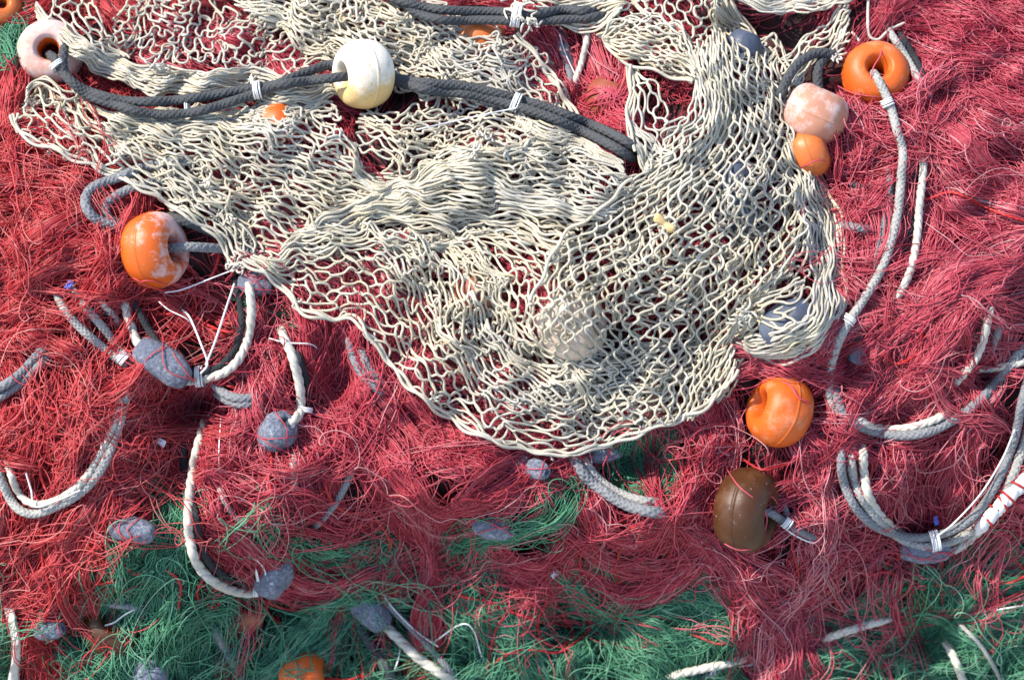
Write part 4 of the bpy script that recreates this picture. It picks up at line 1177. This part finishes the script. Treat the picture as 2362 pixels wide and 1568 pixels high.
# loop at the lower left
rope([(292, 860, 10), (292, 900, 58), (285, 950, 64), (262, 1020, 66), (225, 1090, 68), (180, 1140, 70), (125, 1172, 70), (75, 1186, 70), (35, 1168, 68), (8, 1120, 66), (-10, 1060, 60), (-30, 1000, 20)], 11.5, M_ROPE_PALE, 'pale braided rope of the loop hanging at the lower left')
rope([(278, 870, 10), (276, 910, 56), (268, 960, 60), (246, 1020, 62), (208, 1085, 64), (165, 1130, 66), (115, 1158, 66), (70, 1160, 66), (40, 1130, 62), (20, 1080, 58), (0, 1020, 20)], 10, M_ROPE_CREAM, 'cream twisted rope of the loop hanging at the lower left', 'laid')
twine([(60, 1090, 70), (72, 1130, 86), (82, 1168, 86), (140, 1150, 84), (185, 1130, 80)], 'white twine lashed on the lower left rope loop', 2.6)
# grey ropes below the large lead, short cream end
rope([(470, 860, 20), (492, 886, 62), (520, 910, 66), (560, 920, 62), (610, 908, 50), (650, 890, 4)], 12, M_ROPE_GREY, 'upper grey rope turning right below the large lead')
rope([(480, 880, 10), (505, 912, 56), (545, 932, 58), (590, 930, 48), (640, 915, 4)], 12, M_ROPE_GREY, 'lower grey rope turning right below the large lead')
rs = rope([(640, 740, 10), (655, 780, 62), (673, 815, 70), (687, 862, 72), (693, 910, 72), (690, 950, 76), (677, 967, 92), (655, 985, 74)], 12.5, M_ROPE_CREAM, 'short cream twisted rope running into the stubby lead', 'laid')
rope([(668, 770, 10), (688, 815, 60), (704, 865, 64), (712, 915, 64), (706, 960, 56), (690, 990, 10)], 9, M_ROPE_BLACK, 'black cord beside the short cream rope end')
tie(700, 944, 74, 1.7, 22, 16, rs, 3)
# long cream loop
rl = rope([(478, 950, 10), (470, 985, 56), (455, 1040, 62), (441, 1105, 66), (433, 1180, 70), (439, 1250, 74), (462, 1310, 76), (502, 1346, 76), (550, 1363, 76), (592, 1362, 72), (632, 1325, 62)], 13, M_ROPE_CREAM, 'long cream rope loop sweeping down to a lead at the lower left', 'laid')
rope([(420, 960, 20), (424, 1030, 50), (432, 1110, 54), (449, 1180, 60), (459, 1245, 66), (482, 1296, 68), (525, 1332, 66), (580, 1345, 40)], 10.5, M_ROPE_BLACK, 'black cord inside the long cream rope loop')
tie(592, 1361, 76, 0.0, 16, 16, rl, 3)
twine([(545, 1280, 50), (590, 1290, 74), (612, 1320, 80), (600, 1345, 90), (590, 1312, 90), (596, 1358, 84)], 'white twine curl above the end of the long cream loop', 2.2)
# middle ropes
rope([(800, 740, 10), (806, 785, 56), (815, 828, 62), (840, 870, 62), (880, 905, 52), (920, 930, 4)], 11.5, M_ROPE_GREY, 'outer grey rope under the left hem of the cream net')
rope([(830, 770, 10), (835, 810, 52), (850, 850, 56), (885, 888, 44), (920, 910, 4)], 11, M_ROPE_GREY, 'inner grey rope under the left hem of the cream net')
rope([(1290, 1030, 4), (1322, 1062, 50), (1350, 1100, 64), (1405, 1140, 72), (1460, 1168, 74), (1520, 1182, 70), (1580, 1180, 10)], 15, M_ROPE_GREY, 'thick grey braided rope round the hollow with the green clump')
rope([(1330, 1030, 4), (1350, 1070, 50), (1385, 1110, 62), (1440, 1142, 66), (1500, 1158, 66), (1560, 1160, 10)], 13, M_ROPE_PALE, 'paler braided rope round the hollow with the green clump')
rope([(668, 1020, 4), (676, 1060, 44), (680, 1130, 46), (676, 1190, 4)], 11, M_ROPE_PALE, 'pale rope hanging upright in red net above the lower left lead')
rope([(800, 1000, 4), (818, 1040, 48), (806, 1100, 56), (775, 1160, 58), (735, 1205, 48), (700, 1230, 4)], 10, M_ROPE_GREY, 'lumpy grey rope in the red net right of the upright pale rope')
rope([(500, 1080, 4), (510, 1130, 46), (540, 1190, 50), (590, 1230, 44), (640, 1260, 4)], 8, M_ROPE_PALE, 'thin pale rope in the red net inside the long cream loop')
# bottom ropes
rope([(853, 1403, 64), (888, 1440, 66), (918, 1470, 68), (958, 1512, 68), (1010, 1550, 64), (1080, 1590, 50), (1130, 1620, 20)], 14.5, M_ROPE_CREAM, 'thick cream twisted rope leaving the slanted lead', 'laid')
rope([(870, 1360, 30), (900, 1400, 52), (950, 1450, 52), (1000, 1500, 50), (1050, 1560, 46), (1080, 1620, 20)], 10, M_ROPE_GREY, 'grey rope beside the thick cream twisted rope near the bottom')
rope([(800, 1380, 0), (825, 1430, 36), (862, 1500, 40), (905, 1570, 40), (930, 1640, 20)], 15, M_ROPE_DARK, 'charcoal rope in shade left of the slanted lead')
twine([(870, 1350, 60), (905, 1400, 76), (960, 1455, 76), (1010, 1490, 70)], 'white twine along the grey rope near the bottom', 2.4)
twine([(1000, 1480, 60), (1060, 1440, 66), (1090, 1450, 66), (1110, 1510, 66), (1130, 1545, 40)], 'bent white twine in the green net near the bottom', 2.6)
twine([(925, 1480, 66), (915, 1530, 66), (885, 1590, 60)], 'short white twine hanging from the thick cream twisted rope', 2.4)
rope([(470, 1420, 0), (500, 1460, 34), (540, 1530, 36), (570, 1600, 20)], 13, M_ROPE_GREY, 'grey rope in shade under green net left of the bottom orange float')
rope([(215, 1385, 0), (260, 1390, 46), (320, 1400, 46), (370, 1420, 0)], 11, M_ROPE_GREY, 'grey rope across the dark brown float')
twine([(230, 1445, 76), (262, 1435, 88), (290, 1415, 88), (330, 1395, 60)], 'white twine across the dark brown float', 2.4)
# the gap
rope([(1272, 60, 10), (1288, 100, 50), (1303, 140, 54), (1318, 190, 50), (1326, 235, 10)], 9, M_ROPE_GREY, 'left grey rope in the gap beside the neck')
rope([(1290, 60, 10), (1304, 100, 50), (1316, 140, 52), (1326, 185, 46), (1330, 225, 10)], 8, M_ROPE_GREY, 'right grey rope in the gap beside the neck')
rope([(1356, 50, 10), (1354, 90, 52), (1344, 140, 54), (1326, 190, 54), (1316, 240, 10)], 9, M_ROPE_CREAM, 'cream twisted rope in the gap beside the neck', 'laid')
twine([(1290, 80, 62), (1302, 120, 66), (1325, 170, 64)], 'white twine lying on the grey ropes in the gap', 1.8)
twine([(960, 300, 80), (1040, 282, 90), (1130, 262, 92), (1190, 250, 96)], 'white twine stretched to the tie on the charcoal ropes', 2.2)
# dark loop at the right of the neck
rope([(1790, 240, 10), (1800, 222, 62), (1812, 188, 82), (1840, 146, 90), (1885, 121, 92), (1925, 128, 80), (1940, 138, 50)], 13, M_ROPE_DARK, 'charcoal rope arching from the cream neck over the salmon oval float')
rope([(1915, 128, 76), (1897, 140, 82), (1886, 165, 80), (1886, 205, 66), (1890, 240, 30)], 13, M_ROPE_DARK, 'short charcoal rope end dropping behind the salmon oval float')
# right: ropes from the orange float and the rings
r14 = rope([(2019, 174, 50), (2014, 166, 84), (2030, 192, 104), (2050, 240, 86), (2066, 300, 80), (2082, 350, 80), (2080, 400, 80), (2074, 460, 80), (2060, 530, 78), (2034, 620, 76), (1992, 690, 74), (1950, 750, 70), (1922, 820, 64), (1914, 900, 54), (1930, 960, 50), (1975, 1000, 4)], 11.5, M_ROPE_PALE, 'long pale braided rope running down from the upper right orange float')
tie(2046, 238, 92, 1.1, 15, 14, r14, 4); tie(1958, 738, 74, 2.1, 15, 14, r14, 4)
rope([(2030, 350, 4), (2048, 400, 50), (2050, 450, 54), (2036, 540, 54), (2012, 640, 48), (1980, 700, 4)], 10, M_ROPE_GREY, 'grey rope just left of the long pale braided rope')
rope([(2110, 280, 4), (2122, 330, 52), (2128, 390, 68), (2122, 470, 74), (2112, 560, 72), (2092, 640, 68), (2062, 700, 50), (2040, 740, 4)], 10.5, M_ROPE_CREAM, 'cream rope right of the long pale braided rope', 'laid')
rope([(2095, 270, 4), (2104, 330, 54), (2110, 400, 56), (2103, 480, 54), (2088, 580, 50), (2060, 670, 4)], 9, M_ROPE_BLACK, 'black cord between the two pale ropes at the right')
rope([(2030, 30, 10), (2048, 70, 60), (2082, 120, 62), (2112, 170, 62), (2140, 215, 58), (2165, 250, 10)], 10, M_ROPE_PALE, 'pale rope behind the upper right orange float')
rope([(2060, 40, 4), (2078, 84, 50), (2106, 130, 52), (2134, 180, 50), (2160, 220, 4)], 9, M_ROPE_BLACK, 'black cord behind the upper right orange float')
twine([(2003, -30, 60), (2001, 40, 76), (2004, 82, 76), (2025, 92, 76), (2050, 70, 72), (2085, 54, 60)], 'thin cream cord hooked in the red net at the top right', 4.2, M_ROPE_CREAM)
twine([(1965, 75, 60), (1985, 100, 70), (2005, 125, 60)], 'short cream cord above the upper right orange float', 4.0, M_ROPE_CREAM)
rope([(1900, 505, 10), (1950, 518, 50), (2000, 528, 52), (2050, 536, 10)], 11, M_ROPE_GREY, 'grey rope coming out under the right edge of the cream net')
rope([(1925, 405, 10), (1960, 420, 50), (2000, 440, 44), (2040, 470, 4)], 9, M_ROPE_DARK, 'dark frayed rope right of the cream net below the small orange float')
rope([(2290, 660, 10), (2284, 710, 60), (2272, 770, 68), (2246, 830, 70), (2205, 880, 60), (2170, 920, 10)], 11, M_ROPE_CREAM, 'cream rope on the right side of the bright red hank', 'laid')
rope([(2310, 680, 4), (2306, 740, 50), (2290, 800, 54), (2260, 850, 4)], 10, M_ROPE_GREY, 'grey rope outside the cream rope of the bright red hank')
rope([(2440, 810, 50), (2361, 832, 62), (2300, 846, 62), (2245, 852, 54), (2210, 856, 4)], 10.5, M_ROPE_CREAM, 'cream twisted rope coming in from the right edge', 'laid')
rope([(1905, 820, 4), (1925, 900, 50), (1950, 960, 62), (1995, 990, 68), (2070, 1004, 70), (2150, 990, 70), (2235, 944, 66), (2300, 880, 60), (2361, 800, 56), (2430, 730, 20)], 12.5, M_ROPE_GREY, 'grey rope of the upper ring around the bright red hank')
rope([(1940, 930, 4), (1975, 966, 62), (2030, 988, 66), (2100, 984, 66), (2175, 955, 60), (2230, 910, 4)], 11, M_ROPE_CREAM, 'cream twisted rope inside the upper ring at the right', 'laid')
rq = rope([(1945, 985, 10), (1941, 1040, 66), (1944, 1100, 74), (1968, 1165, 80), (2015, 1213, 84), (2085, 1237, 86), (2150, 1236, 86), (2218, 1208, 84), (2272, 1158, 80), (2312, 1090, 76), (2338, 1010, 72), (2355, 930, 66), (2380, 850, 50)], 11.5, M_ROPE_GREY, 'inner grey braided rope of the big lower right ring')
rope([(1965, 1000, 4), (1962, 1050, 56), (1972, 1110, 64), (2000, 1170, 74), (2045, 1220, 80), (2105, 1256, 82), (2165, 1258, 82), (2232, 1228, 80), (2290, 1176, 76), (2334, 1104, 72), (2362, 1020, 66), (2385, 930, 50)], 12, M_ROPE_PALE, 'outer pale braided rope of the big lower right ring')
rope([(1975, 1000, 10), (1988, 1040, 66), (1992, 1090, 70), (2005, 1145, 74), (2035, 1195, 70), (2080, 1230, 40)], 12, M_ROPE_CREAM, 'cream twisted rope at the left side of the big lower right ring', 'laid')
rope([(2130, 1268, 60), (2195, 1270, 70), (2228, 1250, 72), (2270, 1210, 70), (2310, 1160, 64), (2361, 1100, 56), (2420, 1040, 20)], 12, M_ROPE_CREAM, 'cream rope running from the lead under the big ring', 'laid')
tie(2156, 1246, 88, -0.25, 27, 18, rq, 5, rad=2.2)
twine([(2166, 1232, 104), (2200, 1205, 104), (2260, 1140, 100), (2310, 1060, 96), (2340, 990, 80)], 'white twine stretched along the big lower right ring', 2.6)
wt = rope([(2250, 1226, 60), (2270, 1205, 84), (2300, 1175, 88), (2340, 1130, 86), (2390, 1080, 80), (2430, 1040, 40)], 19, M_WHITE_TUBE, 'white padded roll lashed with red cord at the right edge', 'laid', name='padded_roll', group=None)
wt['category'] = 'padding'
LASH = Soup()
for (x, y) in [(2275, 1200), (2300, 1175), (2325, 1148), (2350, 1120), (2310, 1160)]:
    t = np.linspace(0, 2 * math.pi, 24)
    c0 = at(x, y, 86)
    a = rng_of(x).normal(2.3, 0.35)
    P = c0 + PX * ((21 * np.cos(t) * -math.sin(a + 1.57 - 1.57))[:, None] * U - (21 * np.cos(t) * math.cos(a))[:, None] * V + (20 * np.sin(t))[:, None] * N)
    v, q = tubes(P[None], 3.2 * PX, 6)
    LASH.add(v, q, 0.5)
LASH.build('lashing', M_REDCORD, wt)
# brown float rope and the bottom right
r17 = rope([(1722, 1175, 60), (1772, 1182, 84), (1805, 1202, 76), (1845, 1225, 68), (1900, 1250, 54), (1950, 1275, 4)], 10.5, M_ROPE_GREY, 'grey rope leaving the hole of the glossy brown float')
tie(1815, 1207, 84, 0.6, 14, 13, r17, 4)
rope([(1780, 1120, 10), (1800, 1150, 48), (1815, 1190, 50), (1830, 1220, 10)], 9, M_ROPE_GREY, 'short grey rope behind the glossy brown float')
twine([(1800, 1210, 86), (1830, 1232, 80), (1870, 1250, 76), (1920, 1255, 60)], 'white twine trailing from the rope of the glossy brown float', 2.4)
rope([(1870, 1490, 10), (1910, 1468, 52), (1975, 1446, 54), (2050, 1428, 46), (2110, 1415, 4)], 11.5, M_ROPE_CREAM, 'cream twisted rope in green net at the lower right', 'laid')
rope([(1490, 1575, 20), (1540, 1558, 50), (1620, 1542, 54), (1700, 1524, 46), (1760, 1500, 4)], 12, M_ROPE_CREAM, 'cream twisted rope in green net along the bottom edge', 'laid')
rope([(2160, 1450, 4), (2182, 1485, 48), (2206, 1530, 50), (2230, 1590, 30)], 12, M_ROPE_CREAM, 'short cream rope in the dark pocket at the lower right', 'laid')
rope([(2180, 1400, 20), (2215, 1440, 56), (2262, 1492, 58), (2310, 1572, 50), (2330, 1620, 10)], 6, M_ROPE_PALE, 'thin speckled cord slanting at the lower right', 'laid')
rope([(2140, 1415, 4), (2190, 1390, 44), (2250, 1362, 46), (2310, 1340, 4)], 12, M_ROPE_DARK, 'dark rope behind green net at the lower right')
rope([(1680, 1545, 4), (1730, 1525, 36), (1800, 1500, 40), (1850, 1490, 4)], 10, M_ROPE_GREY, 'grey rope under red threads at the lower right')
rope([(1560, 1600, 10), (1620, 1560, 30), (1700, 1530, 24)], 9, M_ROPE_GREY, 'grey rope near the cream rope of the bottom edge')
twine([(2400, 1390, 60), (2300, 1405, 66), (2220, 1420, 60), (2150, 1440, 30)], 'white cord crossing the green net to the right edge', 2.6)
twine([(1990, 1440, 50), (2060, 1435, 60), (2140, 1432, 60), (2190, 1400, 40)], 'white twine drooping across the lower right green net', 2.4)
twine([(1690, 1600, 40), (1640, 1550, 60), (1740, 1530, 62), (1850, 1500, 40)], 'white twine beside the cream rope of the bottom edge', 2.0)
twine([(2200, 1540, 40), (2220, 1570, 56), (2230, 1610, 40)], 'white twine hanging in the dark pocket at the lower right', 2.4)

# ------------------------------------------------------------------ small things
def strap():
    c = spline([(15, 1370, 10), (22, 1410, 60), (34, 1460, 66), (38, 1510, 66), (32, 1560, 62), (30, 1640, 40)], 60)
    P = at(c[:, 0], c[:, 1], c[:, 2])
    s = np.linspace(0, 1, 60)
    wdt = 13 + 3 * np.sin(s * 9)
    tw = 0.5 * np.sin(s * 7)
    sec = [(-1, 0), (-0.4, 0.10), (0.4, 0.10), (1, 0), (0.4, -0.10), (-0.4, -0.10)]
    v = []
    for i in range(60):
        for a, b in sec:
            x, z = a * math.cos(tw[i]) - b * math.sin(tw[i]), a * math.sin(tw[i]) + b * math.cos(tw[i])
            v.append(P[i] + PX * wdt[i] * (x * U + z * N))
    i = np.arange(360).reshape(60, 6)
    q = np.stack([i[:-1], np.roll(i[:-1], -1, 1), np.roll(i[1:], -1, 1), i[1:]], -1).reshape(-1, 4)
    tag(link_mesh('strap', np.array(v), q, M_STRAP), 'flat weathered beige strap hanging in the lower left corner', 'strap')
strap()

def chip(px, py, h, lx, ly, ang, mat, label, name, cat, seed, curl=0.3):
    r = rng_of(seed)
    nx, ny = 9, 5
    c0 = at(px, py, h)
    top, bot = [], []
    for i in range(nx):
        for j in range(ny):
            a = (i / (nx - 1) - 0.5) * lx
            b = (j / (ny - 1) - 0.5) * ly * (1 - 0.35 * abs(i / (nx - 1) - 0.5) + 0.15 * r.normal())
            z = curl * (a * a / lx + b * b / ly * 2) + r.normal(0, 0.5)
            x = a * math.cos(ang) - b * math.sin(ang)
            y = a * math.sin(ang) + b * math.cos(ang)
            top.append(c0 + PX * (x * U - y * V + z * N))
            bot.append(c0 + PX * (x * U - y * V + (z - 1.6) * N))
    n = nx * ny
    idx = np.arange(n).reshape(nx, ny)
    q = np.stack([idx[:-1, :-1], idx[1:, :-1], idx[1:, 1:], idx[:-1, 1:]], -1).reshape(-1, 4)
    qs = [q[:, ::-1], q + n]
    loop = list(idx[:, 0]) + list(idx[-1, 1:]) + list(idx[-2::-1, -1]) + list(idx[0, -2:0:-1])
    e = np.array([(loop[k], loop[(k + 1) % len(loop)], loop[(k + 1) % len(loop)] + n, loop[k] + n) for k in range(len(loop))])
    qs.append(e)
    tag(link_mesh(name, np.array(top + bot), np.concatenate(qs), mat), label, cat)

def husk():
    c0 = at(1532, 516, 140)
    n, m = 15, 12
    v = []
    for i in range(n):
        t = i / (n - 1) - 0.5
        rr = 9.5 * (1 + 0.35 * abs(math.sin(t * 7)) + 0.25 * math.cos(t * 6.2 + 2.6)) * (1 if 0 < i < n - 1 else 0.35)
        for j in range(m):
            a = 2 * math.pi * j / m
            k = rr * (1 - 0.4 * math.exp(-((a - 1.57) / 0.5) ** 2))
            x = 54 * t
            y = k * math.cos(a) * 0.8 + 3 * math.sin(t * 5)
            z = k * math.sin(a) * 0.8
            ca, sa = math.cos(0.5), math.sin(0.5)
            v.append(c0 + PX * ((x * ca - y * sa) * U - (x * sa + y * ca) * V + z * N))
    i = np.arange(n * m).reshape(n, m)
    q = np.stack([i[:-1], np.roll(i[:-1], -1, 1), np.roll(i[1:], -1, 1), i[1:]], -1).reshape(-1, 4)
    tag(link_mesh('husk', np.array(v), q, M_WOOD), 'small yellow dried husk lying on the cream bag mesh', 'husk')
husk()
chip(1280, 1322, 62, 22, 12, 2.4, M_SCRAP, 'curled white plastic scrap in the green threads below the hem', 'plastic_scrap', 'scrap', 1, 0.9)
chip(370, 1020, 60, 24, 16, 0.4, M_SCRAP, 'white plastic scrap in the red net left of the long cream loop', 'plastic_scrap', 'scrap', 2)
chip(1757, 1556, 60, 34, 9, 1.5, M_SCRAP, 'clear white plastic sliver at the bottom of the red lock', 'plastic_scrap', 'scrap', 3)
chip(2070, 905, 66, 22, 10, 0.3, M_SCRAP, 'white plastic curl in red net left of the upper ring', 'plastic_scrap', 'scrap', 4, 0.8)
chip(347, 505, 74, 22, 11, -0.2, M_SCRAP, 'clear plastic scrap above the worn orange float', 'plastic_scrap', 'scrap', 5)
chip(160, 657, 72, 22, 13, -0.9, M_BLUE, 'blue plastic scrap on the pale ropes at the left', 'plastic_scrap', 'scrap', 6)
chip(2158, 1200, 64, 22, 11, 1.4, M_BLUE, 'violet blue plastic scrap inside the big lower right ring', 'plastic_scrap', 'scrap', 7)
chip(1104, 1215, 74, 34, 12, 1.75, M_SCRAP, 'white strip on the lead in the green threads', 'plastic_scrap', 'scrap', 8, 0.4)
def weed(px, py, n, size, seed, label):
    r = rng_of(seed)
    s = Soup()
    for k in range(n):
        a = r.uniform(0, 6.28)
        pts = [(px + r.normal(0, size * 0.3), py + r.normal(0, size * 0.5), r.uniform(40, 70))]
        for j in range(4):
            a += r.normal(0, 1.0)
            pts.append((pts[-1][0] + 10 * math.cos(a), pts[-1][1] + 12 * math.sin(a), r.uniform(45, 75)))
        c = spline(pts, 20)
        v, q = tubes(at(c[:, 0], c[:, 1], c[:, 2])[None], 1.3 * PX, 4)
        s.add(v, q, r.uniform(0, 1))
    tag(s.build('seaweed', M_WEED), label, 'seaweed')
weed(972, 1545, 130, 34, 1, 'brown tuft of dried weed on the thick cream twisted rope')
weed(2120, 1400, 60, 34, 2, 'sparse brown weed on the green net below the big ring')

# ------------------------------------------------------------------ the fine nets themselves, then single threads over floats and leads
n_left = tag(RED_LEFT.build('red_net', M_RED_SUNLIT), 'sunlit warm red fishing net tumbling down the left edge of the heap', 'fishing net', 'red nets of the heap')
n_mid = tag(RED_MID.build('red_net', M_RED), 'crimson fishing net bunched below and behind the middle of the cream net', 'fishing net', 'red nets of the heap')
n_right = tag(RED_RIGHT.build('red_net', M_RED_SHADED), 'red fishing net tinted pink for cool shade, spread right of the cream net, around the rope rings', 'fishing net', 'red nets of the heap')
n_top = tag(RED_TOP.build('red_net', M_RED), 'crimson net showing in the gap between the cream net sheet and its neck', 'fishing net', 'red nets of the heap')
g_left = tag(GREEN_LEFT.build('green_net', M_GREEN), 'green fishing net hanging at the lower left around the orange float', 'fishing net', 'green nets of the heap')
g_right = tag(GREEN_RIGHT.build('green_net', M_GREEN), 'green fishing net along the lower middle and lower right of the heap', 'fishing net', 'green nets of the heap')
g_nest = tag(GREEN_NEST.build('green_net', M_GREEN), 'small green net clump in the dark hollow just under the cream hem', 'fishing net', 'green nets of the heap')
g_corner = tag(GREEN_CORNER.build('green_net', M_GREEN), 'scrap of green net left of the faded pink float', 'fishing net', 'green nets of the heap')

red_cords(RED_MID, n_mid, [
    [(1107, 1560, 30), (1145, 1525), (1188, 1500), (1240, 1498), (1289, 1503), (1340, 1470), (1363, 1436), (1340, 1400, 20)],
    [(1250, 1330, 30), (1262, 1380), (1240, 1430), (1250, 1475), (1290, 1490), (1320, 1460), (1300, 1420), (1270, 1370, 25)],
    [(1150, 1320, 20), (1170, 1400), (1140, 1460), (1120, 1560)],
    [(1370, 1190), (1345, 1260), (1340, 1310), (1390, 1330), (1440, 1290, 40)],
    [(1430, 1260), (1420, 1330), (1460, 1360), (1520, 1330), (1540, 1270, 40)],
    [(800, 1270, 30), (840, 1340), (880, 1380), (930, 1340), (930, 1280, 30)],
    [(825, 1390), (815, 1450), (835, 1530), (835, 1600)],
    [(430, 710), (480, 750), (540, 765), (590, 730, 50)],
    [(540, 1330, 40), (620, 1390), (700, 1405), (770, 1370), (800, 1310, 30)],
    [(470, 1330), (455, 1375), (500, 1400), (490, 1350), (465, 1330, 20)],
] + wander(31, [(620, 1000), (760, 1050), (900, 1090), (1120, 1230), (700, 760), (540, 1000), (1600, 1000), (1400, 1200), (640, 1420), (1060, 1290), (720, 1150)]))
red_cords(RED_LEFT, n_left, wander(32, [(150, 1040), (270, 1180), (250, 950), (200, 1300), (40, 900), (330, 700), (100, 1180), (260, 1260), (300, 1130), (20, 1250), (350, 760)]))
red_cords(RED_RIGHT, n_right, [
    [(2400, 1355), (2300, 1385), (2210, 1416), (2140, 1432), (2073, 1443), (1990, 1500, 30)],
    [(2130, 300, 40), (2100, 340), (2050, 345), (2000, 380), (1985, 420, 30)],
    [(2400, 520), (2300, 490), (2200, 445), (2130, 460), (2060, 440, 30)],
    [(1650, 1180, 30), (1700, 1290), (1690, 1420), (1700, 1480), (1800, 1490), (1900, 1440, 30)],
    [(2060, 1240), (2080, 1330), (2070, 1400), (2110, 1470), (2170, 1470), (2190, 1380, 30)],
    [(2180, 1260, 60), (2170, 1340), (2180, 1440), (2200, 1460, 30)],
    [(2400, 1310), (2320, 1345), (2270, 1330), (2260, 1270, 40)],
] + wander(33, [(1900, 1100), (1960, 1250), (2000, 640), (2130, 700), (1850, 1330), (2080, 900), (2280, 1250), (1700, 1050), (2200, 800), (1980, 1010), (1760, 1300), (2100, 1150)]))

over(1722, 1175, 60, 98, 60, (0.87, -0.13, 0.46), n_right, M_RED_SHADED, [
    [(1670, 1060), (1690, 1110), (1735, 1150), (1760, 1190), (1745, 1250), (1720, 1300)],
    [(1650, 1240), (1700, 1262), (1760, 1255), (1820, 1270)], [(1735, 1150), (1770, 1140), (1800, 1170), (1830, 1190)], [(1740, 1060), (1770, 1110), (1800, 1150), (1820, 1210)]])
over(1797, 946, 40, 85, 58, (-0.88, 0.28, 0.34), n_right, M_RED, [
    [(1740, 850), (1770, 870), (1810, 885), (1830, 915), (1870, 930), (1910, 925)], [(1690, 900), (1740, 890), (1790, 862), (1850, 860)]], 2.0)
over(2019, 174, 48, 79, 56, (-0.06, 0.28, 0.95), n_right, M_RED_SHADED, [
    [(2030, 80), (2022, 130), (2000, 170), (1996, 220), (2030, 260)], [(1930, 130), (1960, 120), (2000, 105), (2060, 130), (2110, 180)],
    [(1930, 200), (1970, 225), (2030, 232), (2080, 225), (2130, 250)], [(1960, 240), (2010, 215), (2070, 240), (2120, 225)]])
over(700, 1558, 56, 66, 56, (0.97, 0.12, 0.10), g_left, M_GREEN, [
    [(620, 1500), (670, 1510), (720, 1500), (780, 1530)], [(630, 1560), (680, 1530), (740, 1540), (790, 1580)], [(650, 1480), (690, 1520), (700, 1570), (690, 1620)],
    [(760, 1470), (740, 1510), (700, 1540), (640, 1550)], [(720, 1470), (725, 1520), (750, 1560), (760, 1620)], [(640, 1520), (680, 1545), (720, 1560), (770, 1550)]])
over(357, 577, 54, 88, 58, (0.93, 0.08, 0.34), n_left, M_RED_SUNLIT, [[(260, 640), (310, 640), (370, 668), (430, 670), (470, 690)], [(290, 690), (340, 650), (400, 655), (440, 640)]])
over(1408, 228, 12, 58, 44, (0.2, 0.9, 0.3), n_top, M_RED, [[(1408 + 70 * math.cos(a) + 14 * math.sin(7 * k), 228 + 70 * math.sin(a)), (1408 + 26 * math.cos(a + 0.8) + 16 * math.sin(5 * k), 228 + 26 * math.sin(a + 0.5) + 12 * math.cos(3 * k)), (1408 - 20 * math.cos(a - 0.6) + 14 * math.cos(4 * k), 228 - 24 * math.sin(a) + 14 * math.sin(2 * k)), (1408 - 72 * math.cos(a + 0.3 * math.sin(k)), 228 - 72 * math.sin(a))] for k, a in [(j, 0.9 + 0.55 * j + 0.4 * math.sin(3 * j)) for j in range(30)]], 1.4)
over(1880, 262, 70, 76, 58, (0.40, 0.86, 0.22), n_right, M_RED_SHADED, [[(1840, 330), (1880, 322), (1930, 325), (1970, 300)]])
over(1866, 352, 36, 60, 42, (0.85, 0.3, 0.2), n_right, M_RED_SHADED, [[(1850, 310), (1890, 325), (1905, 360), (1915, 410)], [(1840, 390), (1880, 375), (1920, 385)]])


NET_OBJ = {id(RED_LEFT): (n_left, M_RED_SUNLIT), id(RED_MID): (n_mid, M_RED), id(RED_RIGHT): (n_right, M_RED_SHADED), id(GREEN_LEFT): (g_left, M_GREEN), id(GREEN_RIGHT): (g_right, M_GREEN)}
for (x, y, h, R, L, ax, sd) in LEADS:
    r = rng_of(900 + sd)
    par, m = NET_OBJ[id(net_at(x, y))]
    paths = []
    for k in range(3):
        a = r.uniform(0, 3.14)
        o = r.normal(0, R * 0.6, 2)
        paths.append([(x + o[0] + t * 62 * math.cos(a) + r.normal(0, 16), y + o[1] + t * 62 * math.sin(a) + r.normal(0, 16)) for t in (-2.2, -1.1, 0, 1.1, 2.2)])
    over(x, y, h, R, L, ax, par, m, paths, 1.3, base=62)
